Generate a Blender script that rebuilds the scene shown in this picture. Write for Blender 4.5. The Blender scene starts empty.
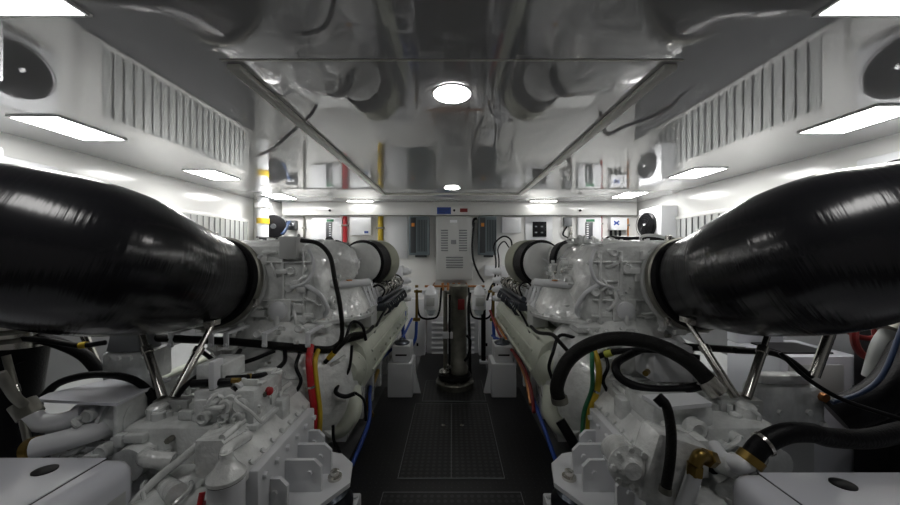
import bpy, bmesh, math, random
from mathutils import Vector, Matrix
random.seed(7)
scene = bpy.context.scene
COL = scene.collection
EYE = 1.42; F = 330.0; CX = 452.0; CY = 252.0
# ---------------------------------------------------------------- camera, world, exposure
cam_d = bpy.data.cameras.new('camera'); cam = bpy.data.objects.new('camera', cam_d); COL.objects.link(cam)
cam_d.sensor_width = 36.0; cam_d.lens = 36.0 * F / 900.0
cam_d.shift_x = -2.0 / 900.0; cam_d.shift_y = 0.0
cam_d.clip_start = 0.02; cam_d.clip_end = 50
cam.location = (0, 0, EYE); cam.rotation_euler = (math.radians(90), 0, 0)
scene.camera = cam
w = bpy.data.worlds.new('world'); scene.world = w; w.use_nodes = True
w.node_tree.nodes['Background'].inputs[0].default_value = (0.6, 0.65, 0.7, 1)
w.node_tree.nodes['Background'].inputs[1].default_value = 0.05
scene.view_settings.view_transform = 'Standard'; scene.view_settings.look = 'None'
scene.view_settings.gamma = 1; scene.view_settings.use_curve_mapping = False
scene.view_settings.exposure = 0.88
PANEL_E = 14.0      # ceiling light panels
ROUND_E = 16.0      # round ceiling lamps
CEIL = 2.12; WX = 2.62; WF = 4.70; WB = -1.6

def P(px, py, Y):
    return Vector(((px - CX) / F * Y, Y, EYE - (py - CY) / F * Y))

# ---------------------------------------------------------------- materials
MATS = {}
def mat(name, col, rough=.4, metal=0.0, spec=.5, var=.0, vscale=8, bump=0.0, bscale=40, coat=0.0, emit=0.0, vdark=None):
    m = bpy.data.materials.new(name); m.use_nodes = True
    nt = m.node_tree; b = nt.nodes['Principled BSDF']
    b.inputs['Base Color'].default_value = (*col, 1); b.inputs['Roughness'].default_value = rough
    b.inputs['Metallic'].default_value = metal; b.inputs['Specular IOR Level'].default_value = spec
    b.inputs['Coat Weight'].default_value = coat; b.inputs['Coat Roughness'].default_value = .08
    if emit:
        b.inputs['Emission Color'].default_value = (*col, 1); b.inputs['Emission Strength'].default_value = emit
    if var or bump:
        tc = nt.nodes.new('ShaderNodeTexCoord')
        n = nt.nodes.new('ShaderNodeTexNoise'); n.inputs['Scale'].default_value = vscale; n.inputs['Detail'].default_value = 5
        nt.links.new(tc.outputs['Object'], n.inputs['Vector'])
        if var:
            r = nt.nodes.new('ShaderNodeValToRGB')
            d = vdark or tuple(c * (1 - var) for c in col)
            r.color_ramp.elements[0].position = .32; r.color_ramp.elements[0].color = (*d, 1)
            r.color_ramp.elements[1].position = .62; r.color_ramp.elements[1].color = (*col, 1)
            nt.links.new(n.outputs['Fac'], r.inputs['Fac']); nt.links.new(r.outputs['Color'], b.inputs['Base Color'])
        if bump:
            n2 = nt.nodes.new('ShaderNodeTexNoise'); n2.inputs['Scale'].default_value = bscale; n2.inputs['Detail'].default_value = 4
            nt.links.new(tc.outputs['Object'], n2.inputs['Vector'])
            bp = nt.nodes.new('ShaderNodeBump'); bp.inputs['Strength'].default_value = bump; bp.inputs['Distance'].default_value = .02
            nt.links.new(n2.outputs['Fac'], bp.inputs['Height']); nt.links.new(bp.outputs['Normal'], b.inputs['Normal'])
    MATS[name] = m
    return m
mat('wall_white', (.82, .82, .80), rough=.16, spec=.6, bump=.02, bscale=3)
mat('hull_grey', (.42, .43, .43), rough=.45, var=.15, vscale=3)
mat('lining_shaded', (.20, .203, .21), rough=.4, var=.1, vscale=4)
mat('bilge_floor', (.16, .16, .165), rough=.5, var=.4, vscale=5)
mat('engine_white', (.80, .82, .81), rough=.14, spec=.8, var=.26, vscale=11, bump=.5, bscale=20, coat=.8)
mat('casting_white', (.84, .855, .84), rough=.14, spec=.8, var=.22, vscale=14, bump=.5, bscale=24, coat=.8)
mat('lagging_white', (.78, .79, .77), rough=.5, var=.12, vscale=10, bump=.3, bscale=20)
mat('cream', (.62, .65, .55), rough=.35, var=.12, vscale=6, bump=.1, bscale=30)
mat('olive', (.30, .31, .24), rough=.45, metal=.3)
mat('paint_white', (.74, .75, .77), rough=.3, spec=.5)
mat('enclosure_white', (.66, .67, .72), rough=.22, spec=.6, coat=.4)
mat('panel_grey', (.50, .51, .50), rough=.45)
mat('box_white', (.80, .81, .83), rough=.4)
mat('drive_grey', (.17, .21, .23), rough=.45)
mat('dark_grey', (.05, .055, .06), rough=.4)
mat('mid_grey', (.20, .21, .22), rough=.45)
mat('black', (.006, .006, .007), rough=.3, spec=.2)
mat('rubber', (.006, .006, .007), rough=.42, spec=.14, bump=.15, bscale=90)
mat('sheath', (.008, .008, .0075), rough=.42, spec=.18, bump=.4, bscale=160)
mat('steel', (.62, .60, .56), rough=.22, metal=1.0)
mat('dull_steel', (.27, .265, .23), rough=.48, metal=.9, var=.3, vscale=12)
mat('dark_steel', (.10, .11, .13), rough=.3, metal=.9)
mat('brass', (.27, .18, .05), rough=.35, metal=.9)
mat('copper', (.45, .20, .08), rough=.4, metal=.8)
mat('red', (.45, .015, .02), rough=.4)
mat('dark_red', (.22, .012, .012), rough=.45)
mat('yellow', (.55, .38, .02), rough=.45)
mat('orange', (.7, .25, .04), rough=.5)
mat('green', (.03, .20, .09), rough=.5)
mat('green_yellow', (.42, .45, .05), rough=.45)
mat('blue', (.02, .07, .35), rough=.4)
mat('pale_blue', (.012, .03, .08), rough=.4)
mat('glow', (1, .99, .97), emit=PANEL_E)
mat('glow_soft', (1, .99, .96), emit=12.0)
mat('glow_near', (1, .99, .97), emit=5.0)
mat('glow_far', (1, .99, .97), emit=24.0)
mat('glow_round', (1, .98, .95), emit=ROUND_E)
mat('frame_white', (.7, .7, .7), rough=.3)
mat('clear_bowl', (.75, .82, .85), rough=.15, coat=.5)
mat('rail_beige', (.85, .84, .78), rough=.35)
mat('seam', (.2, .2, .2), rough=.5)
# mirror-gloss painted ceiling panels
mc = mat('ceiling_gloss', (.62, .62, .63), rough=.02, spec=.5, coat=.3)
b = mc.node_tree.nodes['Principled BSDF']
b.inputs['Metallic'].default_value = .34; b.inputs['Coat Roughness'].default_value = .03; b.inputs['Coat IOR'].default_value = 1.7
# black composite duct with wound cloth texture
def duct_mat():
    m = bpy.data.materials.new('duct_black'); m.use_nodes = True; nt = m.node_tree; b = nt.nodes['Principled BSDF']
    b.inputs['Base Color'].default_value = (.008, .008, .010, 1); b.inputs['Roughness'].default_value = .2
    b.inputs['Specular IOR Level'].default_value = .6
    uv = nt.nodes.new('ShaderNodeUVMap')
    mp = nt.nodes.new('ShaderNodeMapping'); mp.inputs['Scale'].default_value = (3.0, 90, 1); mp.inputs['Rotation'].default_value = (0, 0, .12)
    n = nt.nodes.new('ShaderNodeTexNoise'); n.inputs['Scale'].default_value = 1.0; n.inputs['Detail'].default_value = 4
    nt.links.new(uv.outputs['UV'], mp.inputs['Vector']); nt.links.new(mp.outputs['Vector'], n.inputs['Vector'])
    bp = nt.nodes.new('ShaderNodeBump'); bp.inputs['Strength'].default_value = .13; bp.inputs['Distance'].default_value = .02
    nt.links.new(n.outputs['Fac'], bp.inputs['Height']); nt.links.new(bp.outputs['Normal'], b.inputs['Normal'])
    MATS['duct_black'] = m
duct_mat()
# studded rubber deck matting
def mat_mat():
    m = bpy.data.materials.new('deck_rubber'); m.use_nodes = True; nt = m.node_tree; b = nt.nodes['Principled BSDF']
    b.inputs['Roughness'].default_value = .38
    tc = nt.nodes.new('ShaderNodeTexCoord'); mp = nt.nodes.new('ShaderNodeMapping'); mp.inputs['Scale'].default_value = (26, 26, 26)
    v = nt.nodes.new('ShaderNodeTexVoronoi'); v.inputs['Scale'].default_value = 1; v.inputs['Randomness'].default_value = 0
    nt.links.new(tc.outputs['Object'], mp.inputs['Vector']); nt.links.new(mp.outputs['Vector'], v.inputs['Vector'])
    r = nt.nodes.new('ShaderNodeValToRGB'); r.color_ramp.elements[0].position = .28; r.color_ramp.elements[1].position = .36
    r.color_ramp.elements[0].color = (.034, .036, .038, 1); r.color_ramp.elements[1].color = (.006, .006, .007, 1)
    nt.links.new(v.outputs['Distance'], r.inputs['Fac']); nt.links.new(r.outputs['Color'], b.inputs['Base Color'])
    iv = nt.nodes.new('ShaderNodeMath'); iv.operation = 'LESS_THAN'; iv.inputs[1].default_value = .32
    nt.links.new(v.outputs['Distance'], iv.inputs[0])
    bp = nt.nodes.new('ShaderNodeBump'); bp.inputs['Strength'].default_value = .6; bp.inputs['Distance'].default_value = .003
    nt.links.new(iv.outputs['Value'], bp.inputs['Height']); nt.links.new(bp.outputs['Normal'], b.inputs['Normal'])
    MATS['deck_rubber'] = m
mat_mat()

# ---------------------------------------------------------------- mesh helpers
def rot_to(d):
    return Vector((0, 0, 1)).rotation_difference(Vector(d).normalized()).to_matrix()
class MB:
    def __init__(s): s.bm = bmesh.new(); s.uv = None
    def box(s, c, size, rot=None, bev=0.0, taper=None):
        """axis-aligned (or rotated) box, optional bevelled edges; taper=(sx,sy) scales the top"""
        hx, hy, hz = [q / 2 for q in size]
        tx, ty = taper or (1, 1)
        co = [(-hx, -hy, -hz), (hx, -hy, -hz), (hx, hy, -hz), (-hx, hy, -hz),
              (-hx * tx, -hy * ty, hz), (hx * tx, -hy * ty, hz), (hx * tx, hy * ty, hz), (-hx * tx, hy * ty, hz)]
        R = rot.to_matrix() if rot is not None and hasattr(rot, 'to_matrix') else (rot or Matrix.Identity(3))
        vs = [s.bm.verts.new(Vector(c) + R @ Vector(p)) for p in co]
        fs = [s.bm.faces.new([vs[i] for i in f]) for f in ((3, 2, 1, 0), (4, 5, 6, 7), (0, 1, 5, 4), (1, 2, 6, 5), (2, 3, 7, 6), (3, 0, 4, 7))]
        if bev:
            es = list({e for f in fs for e in f.edges})
            bmesh.ops.bevel(s.bm, geom=es, offset=min(bev, min(size) * .45), segments=4 if bev > .04 else 2, profile=.5, affect='EDGES')
        return s
    def bb(s, x0, x1, y0, y1, z0, z1, bev=0.0, taper=None):
        return s.box(((x0 + x1) / 2, (y0 + y1) / 2, (z0 + z1) / 2), (abs(x1 - x0), abs(y1 - y0), abs(z1 - z0)), None, bev, taper)
    def rings(s, rings, cap=True, closed=False):
        R = [[s.bm.verts.new(p) for p in r] for r in rings]
        n = len(R[0]); k = len(R)
        for i in range(k if closed else k - 1):
            a, b_ = R[i], R[(i + 1) % k]
            for j in range(n):
                s.bm.faces.new((a[j], a[(j + 1) % n], b_[(j + 1) % n], b_[j]))
        if cap and not closed:
            s.bm.faces.new(list(reversed(R[0]))); s.bm.faces.new(R[-1])
        return s
    def cyl(s, p0, p1, r0, r1=None, n=20):
        p0, p1 = Vector(p0), Vector(p1); r1 = r0 if r1 is None else r1
        M = rot_to(p1 - p0)
        f = lambda p, r: [p + M @ Vector((r * math.cos(2 * math.pi * i / n), r * math.sin(2 * math.pi * i / n), 0)) for i in range(n)]
        return s.rings([f(p0, r0), f(p1, r1)])
    def lathe(s, p, axis, prof, n=32, squash=(1, 1)):
        """prof: (distance along axis, radius)"""
        p = Vector(p); M = rot_to(axis)
        return s.rings([[p + M @ Vector((r * squash[0] * math.cos(2 * math.pi * i / n), r * squash[1] * math.sin(2 * math.pi * i / n), d)) for i in range(n)] for d, r in prof])
    def torus(s, c, axis, R, r, n=32, m=10):
        c = Vector(c); M = rot_to(axis)
        rs = []
        for i in range(n):
            a = 2 * math.pi * i / n
            rs.append([c + M @ Vector(((R + r * math.cos(2 * math.pi * j / m)) * math.cos(a), (R + r * math.cos(2 * math.pi * j / m)) * math.sin(a), r * math.sin(2 * math.pi * j / m))) for j in range(m)])
        return s.rings(rs, closed=True)
    def tube(s, pts, r, n=10, sub=6, smooth=True):
        pts = [Vector(p) for p in pts]; rr = r if isinstance(r, (list, tuple)) else [r] * len(pts)
        if smooth and len(pts) > 2:
            q, qr = [], []
            ext = [2 * pts[0] - pts[1]] + pts + [2 * pts[-1] - pts[-2]]
            for i in range(len(pts) - 1):
                a, b_, c, d = ext[i:i + 4]
                for k in range(sub):
                    t = k / sub
                    q.append(.5 * ((2 * b_) + (c - a) * t + (2 * a - 5 * b_ + 4 * c - d) * t * t + (3 * b_ - a - 3 * c + d) * t ** 3))
                    qr.append(rr[i] * (1 - t) + rr[i + 1] * t)
            q.append(pts[-1]); qr.append(rr[-1]); pts, rr = q, qr
        T = [(pts[min(i + 1, len(pts) - 1)] - pts[max(i - 1, 0)]).normalized() for i in range(len(pts))]
        up = T[0].orthogonal().normalized(); rs = []
        for i, p in enumerate(pts):
            up = (up - T[i] * up.dot(T[i])).normalized(); bi = T[i].cross(up)
            rs.append([p + rr[i] * (up * math.cos(2 * math.pi * j / n) + bi * math.sin(2 * math.pi * j / n)) for j in range(n)])
        return s.rings(rs)
    def prism(s, poly, d, o=(0, 0, 0)):
        """poly: list of 3-D points, extruded by vector d"""
        d = Vector(d); o = Vector(o)
        return s.rings([[Vector(p) + o for p in poly], [Vector(p) + d + o for p in poly]])
    def bolts(s, pts, axis, r=.008, h=.008):
        a = Vector(axis).normalized()
        for p in pts: s.cyl(Vector(p), Vector(p) + a * h, r, r, 6)
        return s
    def sphere(s, c, r, sc=(1, 1, 1)):
        m = Matrix.Translation(Vector(c)) @ Matrix.Diagonal((*[r * q for q in sc], 1))
        bmesh.ops.create_uvsphere(s.bm, u_segments=20, v_segments=12, radius=1, matrix=m); return s
    def build(s, name, material, parent=None, label=None, cat=None, group=None, kind=None, base=None):
        bm = s.bm
        bmesh.ops.recalc_face_normals(bm, faces=bm.faces)
        for f in bm.faces: f.smooth = True
        for e in bm.edges:
            if len(e.link_faces) == 2 and e.calc_face_angle(0) > math.radians(38): e.smooth = False
        if parent is not None:
            r = parent
            while r.parent: r = r.parent
            off = Vector(r.location)
        else:
            if base is not None: off = Vector(base)
            elif kind == 'structure': off = Vector((0, 0, 0))
            else:
                xs = [v.co for v in bm.verts]
                off = Vector(((min(v.x for v in xs) + max(v.x for v in xs)) / 2, (min(v.y for v in xs) + max(v.y for v in xs)) / 2, min(v.z for v in xs)))
        for v in bm.verts: v.co -= off
        me = bpy.data.meshes.new(name); bm.to_mesh(me); bm.free()
        me.materials.append(MATS[material]); o = bpy.data.objects.new(name, me); COL.objects.link(o)
        if parent is not None: o.parent = parent
        else: o.location = off
        if label: o['label'] = label
        if cat: o['category'] = cat
        if group: o['group'] = group
        if kind: o['kind'] = kind
        return o
def thing(name, loc, label, cat, group=None):
    o = bpy.data.objects.new(name, None); COL.objects.link(o); o.location = loc; o.empty_display_size = .1
    o['label'] = label; o['category'] = cat
    if group: o['group'] = group
    return o
def struct(mb, name, m): return mb.build(name, m, kind='structure')
side = lambda s: 'left' if s < 0 else 'right'
def hose(name, pts, r, m, label, cat='hose', clamps=(), cm='steel', n=12, group=None):
    """one bent hose or cable, with clamp bands (fraction along, material) as children"""
    if not clamps:
        return MB().tube(pts, r, n).build(name, m, label=label, cat=cat, group=group)
    pts = [Vector(p) for p in pts]
    t = thing(name, (pts[0].x, pts[0].y, min(p.z for p in pts)), label, cat, group)
    MB().tube(pts, r, n).build('hose_body' if cat == 'hose' else cat.replace(' ', '_') + '_body', m, t)
    for i, mm, ln in clamps:
        a = pts[i]; b_ = pts[i + 1] if i + 1 < len(pts) else pts[i - 1]
        d = (b_ - a).normalized() * ln
        MB().cyl(a - d * .0, a + d, r * 1.22, r * 1.22, 14).build('clamp_band', mm, t)
    return t

# ================================================================ THE ROOM
T = .08
struct(MB().bb(-WX - T, WX + T, WB - T, WF + T, -T, 0), 'floor', 'bilge_floor')
struct(MB().bb(-WX - T, WX + T, WB - T, WF + T, CEIL, CEIL + T), 'ceiling', 'ceiling_gloss')
struct(MB().bb(-WX - T, WX + T, WF, WF + T, 0, CEIL), 'wall_front', 'wall_white')
struct(MB().bb(-WX - T, WX + T, WB - T, WB, 0, CEIL), 'wall_back', 'wall_white')
for s, nm in ((-1, 'wall_left'), (1, 'wall_right')):
    struct(MB().bb(s * WX, s * (WX + T), WB, WF, 0, CEIL), nm, 'wall_white')
for s, k in ((-1, 6), (1, 7)):   # hull side lining below the louvres, its grey darkened for shade under the ducts
    struct(MB().bb(s * (WX - .012), s * WX, WB, WF, 0, 1.22), 'trim_%d' % k, 'lining_shaded')
# header beam before the front wall
HY = 4.58; HB = EYE + 37.5 / F * HY
struct(MB().bb(-2.36, 2.57, HY, WF, HB, CEIL, .006), 'trim_1', 'wall_white')
# ceiling rails and seams
n = 2
for s in (-1, 1):
    m = MB().bb(s * .785, s * .835, 1.22, 3.92, CEIL - .022, CEIL, .006)
    struct(m, 'trim_%d' % n, 'rail_beige'); n += 1
struct(MB().bb(-.83, .83, 3.90, 3.94, CEIL - .018, CEIL, .005), 'trim_4', 'rail_beige')
struct(MB().bb(-.84, .84, 1.195, 1.203, CEIL - .003, CEIL), 'trim_5', 'rail_beige')
# dark service trench lining beside the aisle mat is left as the bilge floor
# deck walkway: raised tread with studded rubber matting
dk = thing('walkway_mat', (0, 2.4, 0), 'black studded rubber walkway matting running down the aisle between the engines', 'floor mat')
MB().bb(-.70, .70, .2, 3.45, 0, .012).bb(-.42, .42, 3.45, WF - .12, 0, .012).build('tread', 'deck_rubber', dk)
def hatch(x0, x1, y0, y1, label, split=True):
    h = thing('floor_hatch', ((x0 + x1) / 2, (y0 + y1) / 2, .012), label, 'hatch')
    MB().bb(x0, x1, y0, y1, .012, .017).build('hatch_cover', 'deck_rubber', h)
    e = MB(); q = .004
    for a in ((x0 - q, x0, y0 - q, y1 + q), (x1, x1 + q, y0 - q, y1 + q), (x0, x1, y0 - q, y0), (x0, x1, y1, y1 + q)): e.bb(*a, .012, .0175)
    if split: e.bb((x0 + x1) / 2 - .002, (x0 + x1) / 2 + .002, y0, y1, .017, .0178)
    e.build('edge_strip', 'mid_grey', h)
    if split:
        for x in (-.065, .085): MB().lathe(((x0 + x1) / 2 + x, y0 + (y1 - y0) * .62, .017), (0, 0, 1), [(0, .016), (.003, .016), (.004, .01)], 16).build('lift_ring', 'steel', h)
hatch(-.335, .325, 2.055, 3.06, 'black rubber floor hatch in two leaves with two small metal lift rings')
hatch(-.40, .40, 1.1, 1.93, 'black rubber floor hatch nearest the camera at the bottom edge', False)
hatch(-.28, .32, 3.12, 3.62, 'black rubber floor hatch under the upright pump', False)

# wall louvres (real, both sides)
def louvre(s, y0, y1):
    z0, z1 = 1.29, 1.80
    t = thing('intake_louvre', (s * WX, (y0 + y1) / 2, z0), 'long white air intake grille of upright blades on the %s wall' % side(s), 'vent')
    a = s * WX; b_ = s * (WX - .035)
    f = MB()
    f.bb(a, b_, y0, y1, z1, z1 + .035, .004).bb(a, b_, y0, y1, z0 - .035, z0, .004).bb(a, b_, y0 - .13, y0, z0 - .035, z1 + .035, .004).bb(a, b_, y1, y1 + .03, z0 - .035, z1 + .035, .004)
    f.build('louvre_frame', 'wall_white', t)
    MB().bb(s * (WX - .001), s * (WX - .006), y0, y1, z0, z1).build('backing', 'mid_grey', t)
    k = 21
    for i in range(k):
        y = y0 + (i + .5) * (y1 - y0) / k
        MB().box((s * (WX - .03), y, (z0 + z1) / 2), (.006, .084, z1 - z0), Matrix.Rotation(-s * math.radians(9), 3, 'Z')).build('blade', 'panel_grey', t)
louvre(-1, 2.44, 4.18); louvre(1, 2.31, 4.18)

# ---------------------------------------------------------------- lamps
def panel_light(x, y, label, lx=.24, ly=.34, z=CEIL, group='rectangular ceiling lights', gm='glow'):
    t = thing('ceiling_light', (x, y, z - .03), label, 'light', group)
    fr = MB(); e = .012
    fr.bb(x - lx / 2 - e, x + lx / 2 + e, y - ly / 2 - e, y - ly / 2, z - .008, z - .0005).bb(x - lx / 2 - e, x + lx / 2 + e, y + ly / 2, y + ly / 2 + e, z - .008, z - .0005)
    fr.bb(x - lx / 2 - e, x - lx / 2, y - ly / 2, y + ly / 2, z - .008, z - .0005).bb(x + lx / 2, x + lx / 2 + e, y - ly / 2, y + ly / 2, z - .008, z - .0005)
    fr.build('light_frame', 'frame_white', t)
    MB().bb(x - lx / 2, x + lx / 2, y - ly / 2, y + ly / 2, z - .010, z - .002).build('diffuser', gm, t)
for s in (-1, 1):
    Y = (1.86, 2.96, 4.10) if s < 0 else (1.74, 2.89, 3.98)
    for i, y in enumerate(Y):
        panel_light(s * 2.14, y, '%s rectangular ceiling light in the row along the %s wall' % (('nearest', 'middle', 'farthest')[i], side(s)), gm=('glow', 'glow', 'glow_far')[i])
    panel_light(s * 1.28, .84, 'rectangular ceiling light set crosswise in the top %s corner' % side(s), .42, .24, gm='glow_near')
for y, wch in ((1.45, 'large bright round ceiling lamp over the near aisle'), (3.55, 'small round ceiling lamp in front of the header beam, the farther one')):
    t = thing('round_ceiling_lamp', (0, y, CEIL - .02), wch, 'light', 'round ceiling lamps')
    MB().lathe((0, y, CEIL - .0005), (0, 0, -1), [(0, .084), (.004, .084), (.005, .080)], 36).build('rim', 'frame_white', t)
    MB().lathe((0, y, CEIL - .0055), (0, 0, -1), [(0, .081), (.003, .079), (.005, .06)], 36).build('lens', 'glow_round', t)
for s in (-1, 1):  # slim lights added to make the bright glow spots on the header
    panel_light(s * 1.24, HY - .12, 'added slim light making the glow on the header beam, on the %s of the signs' % side(s), 0.34, .05, group='added header lights', gm='glow_soft')

# ================================================================ FRONT WALL FITTINGS
FW = WF - .002
def wbox(name, x0, x1, y0, y1, d, m, label, cat, front=None, bev=.006, Y=FW):
    """box on the front wall outlined by picture rows/columns at the wall's depth"""
    a = P(x0, y0, Y); b_ = P(x1, y1, Y)
    t = thing(name, ((a.x + b_.x) / 2, Y, b_.z), label, cat)
    MB().bb(a.x, b_.x, Y - d, Y, b_.z, a.z, bev).build(front or 'casing', m, t)
    return t, a, b_
def plate(t, x0, x1, y0, y1, d, m, name, th=.006, Y=FW):
    a = P(x0, y0, Y); b_ = P(x1, y1, Y)
    return MB().bb(a.x, b_.x, Y - d - th, Y - d, b_.z, a.z, .002).build(name, m, t)
# main cabinet
t, a, b_ = wbox('electrical_cabinet', 436.5, 471.5, 217.5, 278.5, .20, 'panel_grey', 'grey louvred electrical cabinet in the middle of the far wall', 'cabinet')
door = plate(t, 438, 470, 219, 277, .20, 'panel_grey', 'cabinet_door', .012)
v = MB()
for x0, x1, y0, y1, k in ((441, 448, 230, 250, 9), (459, 467, 230, 250, 9), (446, 463, 257, 267, 5)):
    for i in range(k):
        yy = y0 + (y1 - y0) * i / (k - 1); q = P(x0, yy, FW - .21); r_ = P(x1, yy, FW - .21)
        v.box(((q.x + r_.x) / 2, FW - .215, q.z), (r_.x - q.x, .012, .012), Matrix.Rotation(.5, 3, 'X'))
v.build('vent_slots', 'mid_grey', door)
plate(t, 451, 456, 240, 244, .21, 'mid_grey', 'lock', .01)
plate(t, 450, 457, 221, 223.5, .21, 'box_white', 'name_plate', .004)
# motor drives
for x0, x1, nm in ((410.5, 430, 'left'), (477.5, 495, 'right')):
    t, a, b_ = wbox('motor_drive', x0, x1, 217, 254.5, .16, 'drive_grey', 'slate grey motor drive unit just %s of the louvred cabinet' % nm, 'drive unit')
    MB().bb(a.x + .02, a.x + .095, FW - .172, FW - .16, b_.z + .03, a.z - .02, .002).build('control_strip', 'dark_grey', t)
    plate(t, x0 + 2.5, x0 + 5.5, 223.5, 227, .172, 'orange', 'display', .004)
    f = MB()
    for i in range(6): f.bb(a.x + .12 + i * .022, a.x + .13 + i * .022, FW - .166, FW - .16, b_.z + .05, a.z - .05)
    f.build('cooling_ribs', 'dark_grey', t)
    MB().bb(a.x + .08, b_.x - .04, FW - .12, FW - .04, b_.z - .03, b_.z).build('cable_gland', 'dark_grey', t)
# left boxes
def breaker(x0, x1, mx0, mx1, label):
    t, a, b_ = wbox('breaker_panel', x0, x1, 217.5, 241, .05, 'box_white', label, 'panel')
    plate(t, mx0, mx1, 222, 240.5, .05, 'dark_grey', 'breaker_row', .012)
    plate(t, mx0 + .5, mx1 + 2, 219, 221.5, .05, 'green', 'green_tag', .003)
    v = MB()
    for i in range(7):
        q = P((mx0 + mx1) / 2, 224 + i * 2.2, FW - .06); v.box(q, (.03, .012, .014))
    v.build('switches', 'box_white', t)
breaker(313, 343, 327.5, 333, 'white breaker panel with dark switch row left of the bright red upright pipe')
breaker(577, 600, 584, 591, 'white breaker panel with dark switch row on the right half of the far wall')
t, *_ = wbox('junction_box', 352, 372.5, 217, 235, .09, 'box_white', 'white junction box between the red pipe and the yellow pipe', 'box')
plate(t, 366, 370, 231, 233, .09, 'blue', 'blue_mark', .003)
t, *_ = wbox('wall_panel', 384, 408, 216, 258, .02, 'paint_white', 'plain white wall panel between the yellow pipe and the left motor drive', 'panel')
t, *_ = wbox('junction_box', 501, 520, 217, 232.5, .09, 'box_white', 'white junction box right of the right motor drive', 'box')
plate(t, 503, 518, 218.5, 231, .09, 'paint_white', 'box_lid', .006)
t, *_ = wbox('instrument_panel', 525, 552, 216.5, 240.5, .03, 'box_white', 'white square panel with a black instrument face on the far wall', 'panel')
plate(t, 532, 545.5, 221.5, 236.5, .03, 'black', 'instrument_face', .02)
for i in range(4): MB().box(P(536 + (i % 2) * 6, 226 + (i // 2) * 6, FW - .055), (.03, .006, .02)).build('instrument_key', 'mid_grey', t)
t, *_ = wbox('control_box', 607.5, 623.5, 217.5, 230, .10, 'box_white', 'light control box with a blue cross mark at the right of the far wall', 'box')
for k in (-1, 1):
    q = P(616.5, 222.5, FW - .103)
    MB().box(q, (.085, .006, .02), Matrix.Rotation(k * .6, 3, 'Y')).build('blue_mark', 'blue', t)
g = MB()
for i in range(3): q = P(611 + i * 4.5, 232, FW - .05); g.cyl(q + Vector((0, 0, .03)), q - Vector((0, 0, .05)), .018)
g.build('cable_glands', 'black', t)
t, *_ = wbox('control_box', 288.5, 298, 220.5, 229.5, .08, 'dark_grey', 'small black control box beside the left far fan', 'box')
plate(t, 290.5, 293.5, 223, 226, .08, 'paint_white', 'button', .006)
plate(t, 294.5, 296.5, 223, 226, .08, 'paint_white', 'button', .006)
t, *_ = wbox('junction_box', 484, 496.5, 265, 275, .10, 'box_white', 'small white junction box below the right motor drive', 'box')
t, *_ = wbox('cable_clamp', 563, 571, 217, 226, .05, 'mid_grey', 'small grey clamp block left of the right breaker panel', 'clamp')
MB().tube([P(567, 226, FW - .03), P(563, 234, FW - .03), P(571, 240, FW - .03), P(566, 248, FW - .03)], .012).build('loose_wire', 'black', t)
# upright pipes on the wall
def vpipe(name, px, y0, y1, r, m, label, cat='pipe', Y=FW - .03):
    a = P(px, y0, Y); b_ = P(px, y1, Y)
    t = thing(name, b_, label, cat); MB().cyl(a, b_, r, r, 14).build('pipe_body', m, t)
    k = MB()
    for f in (.25, .75):
        q = a.lerp(b_, f); k.bb(q.x - r * 1.6, q.x + r * 1.6, Y - r * 1.15, Y + .02, q.z - .012, q.z + .012, .002)
    k.build('pipe_clips', 'dull_steel', t)
vpipe('upright_pipe', 345, 216, 252, .03, 'red', 'bright red upright pipe on the left half of the far wall')
vpipe('upright_pipe', 380.5, 216, 262, .036, 'yellow', 'bright yellow upright pipe left of the plain white wall panel')
vpipe('upright_pipe', 601.5, 216, 245, .012, 'dark_red', 'thin dark red upright pipe right of the right breaker panel')
vpipe('upright_pipe', 304, 216, 262, .014, 'dull_steel', 'thin steel upright pipe left of the left breaker panel')
vpipe('upright_pipe', 571, 226, 255, .012, 'steel', 'thin steel upright pipe left of the right breaker panel')
vpipe('upright_pipe', 628, 218, 245, .012, 'copper', 'thin copper upright pipe right of the light control box')
# signs on the header
def sign(x0, x1, y0, y1, m, label):
    t, *_ = wbox('wall_sign', x0, x1, y0, y1, .006, m, label, 'sign', 'sign_plate', 0, HY - .001)
    return t
t = sign(437, 451, 206.8, 213.6, 'blue', 'blue rectangular sign on the header beam')
v = MB()
for i in range(3): a = P(439, 208.4 + i * 1.8, HY - .008); b_ = P(449 - i * 2, 208.9 + i * 1.8, HY - .008); v.bb(a.x, b_.x, HY - .009, HY - .007, b_.z, a.z)
v.build('sign_lines', 'pale_blue', t)
sign(460, 467.5, 208, 211.6, 'dark_red', 'small brick red sign on the header beam')
for px, l in ((454.2, 'between the two signs'), (330, 'on the left of the header beam'), (580, 'on the right of the header beam')):
    q = P(px, 210, HY - .001); MB().lathe(q, (0, -1, 0), [(0, .016), (.02, .016), (.024, .01)], 16).build('detector', 'black', label='small round black detector ' + l, cat='detector')
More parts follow.
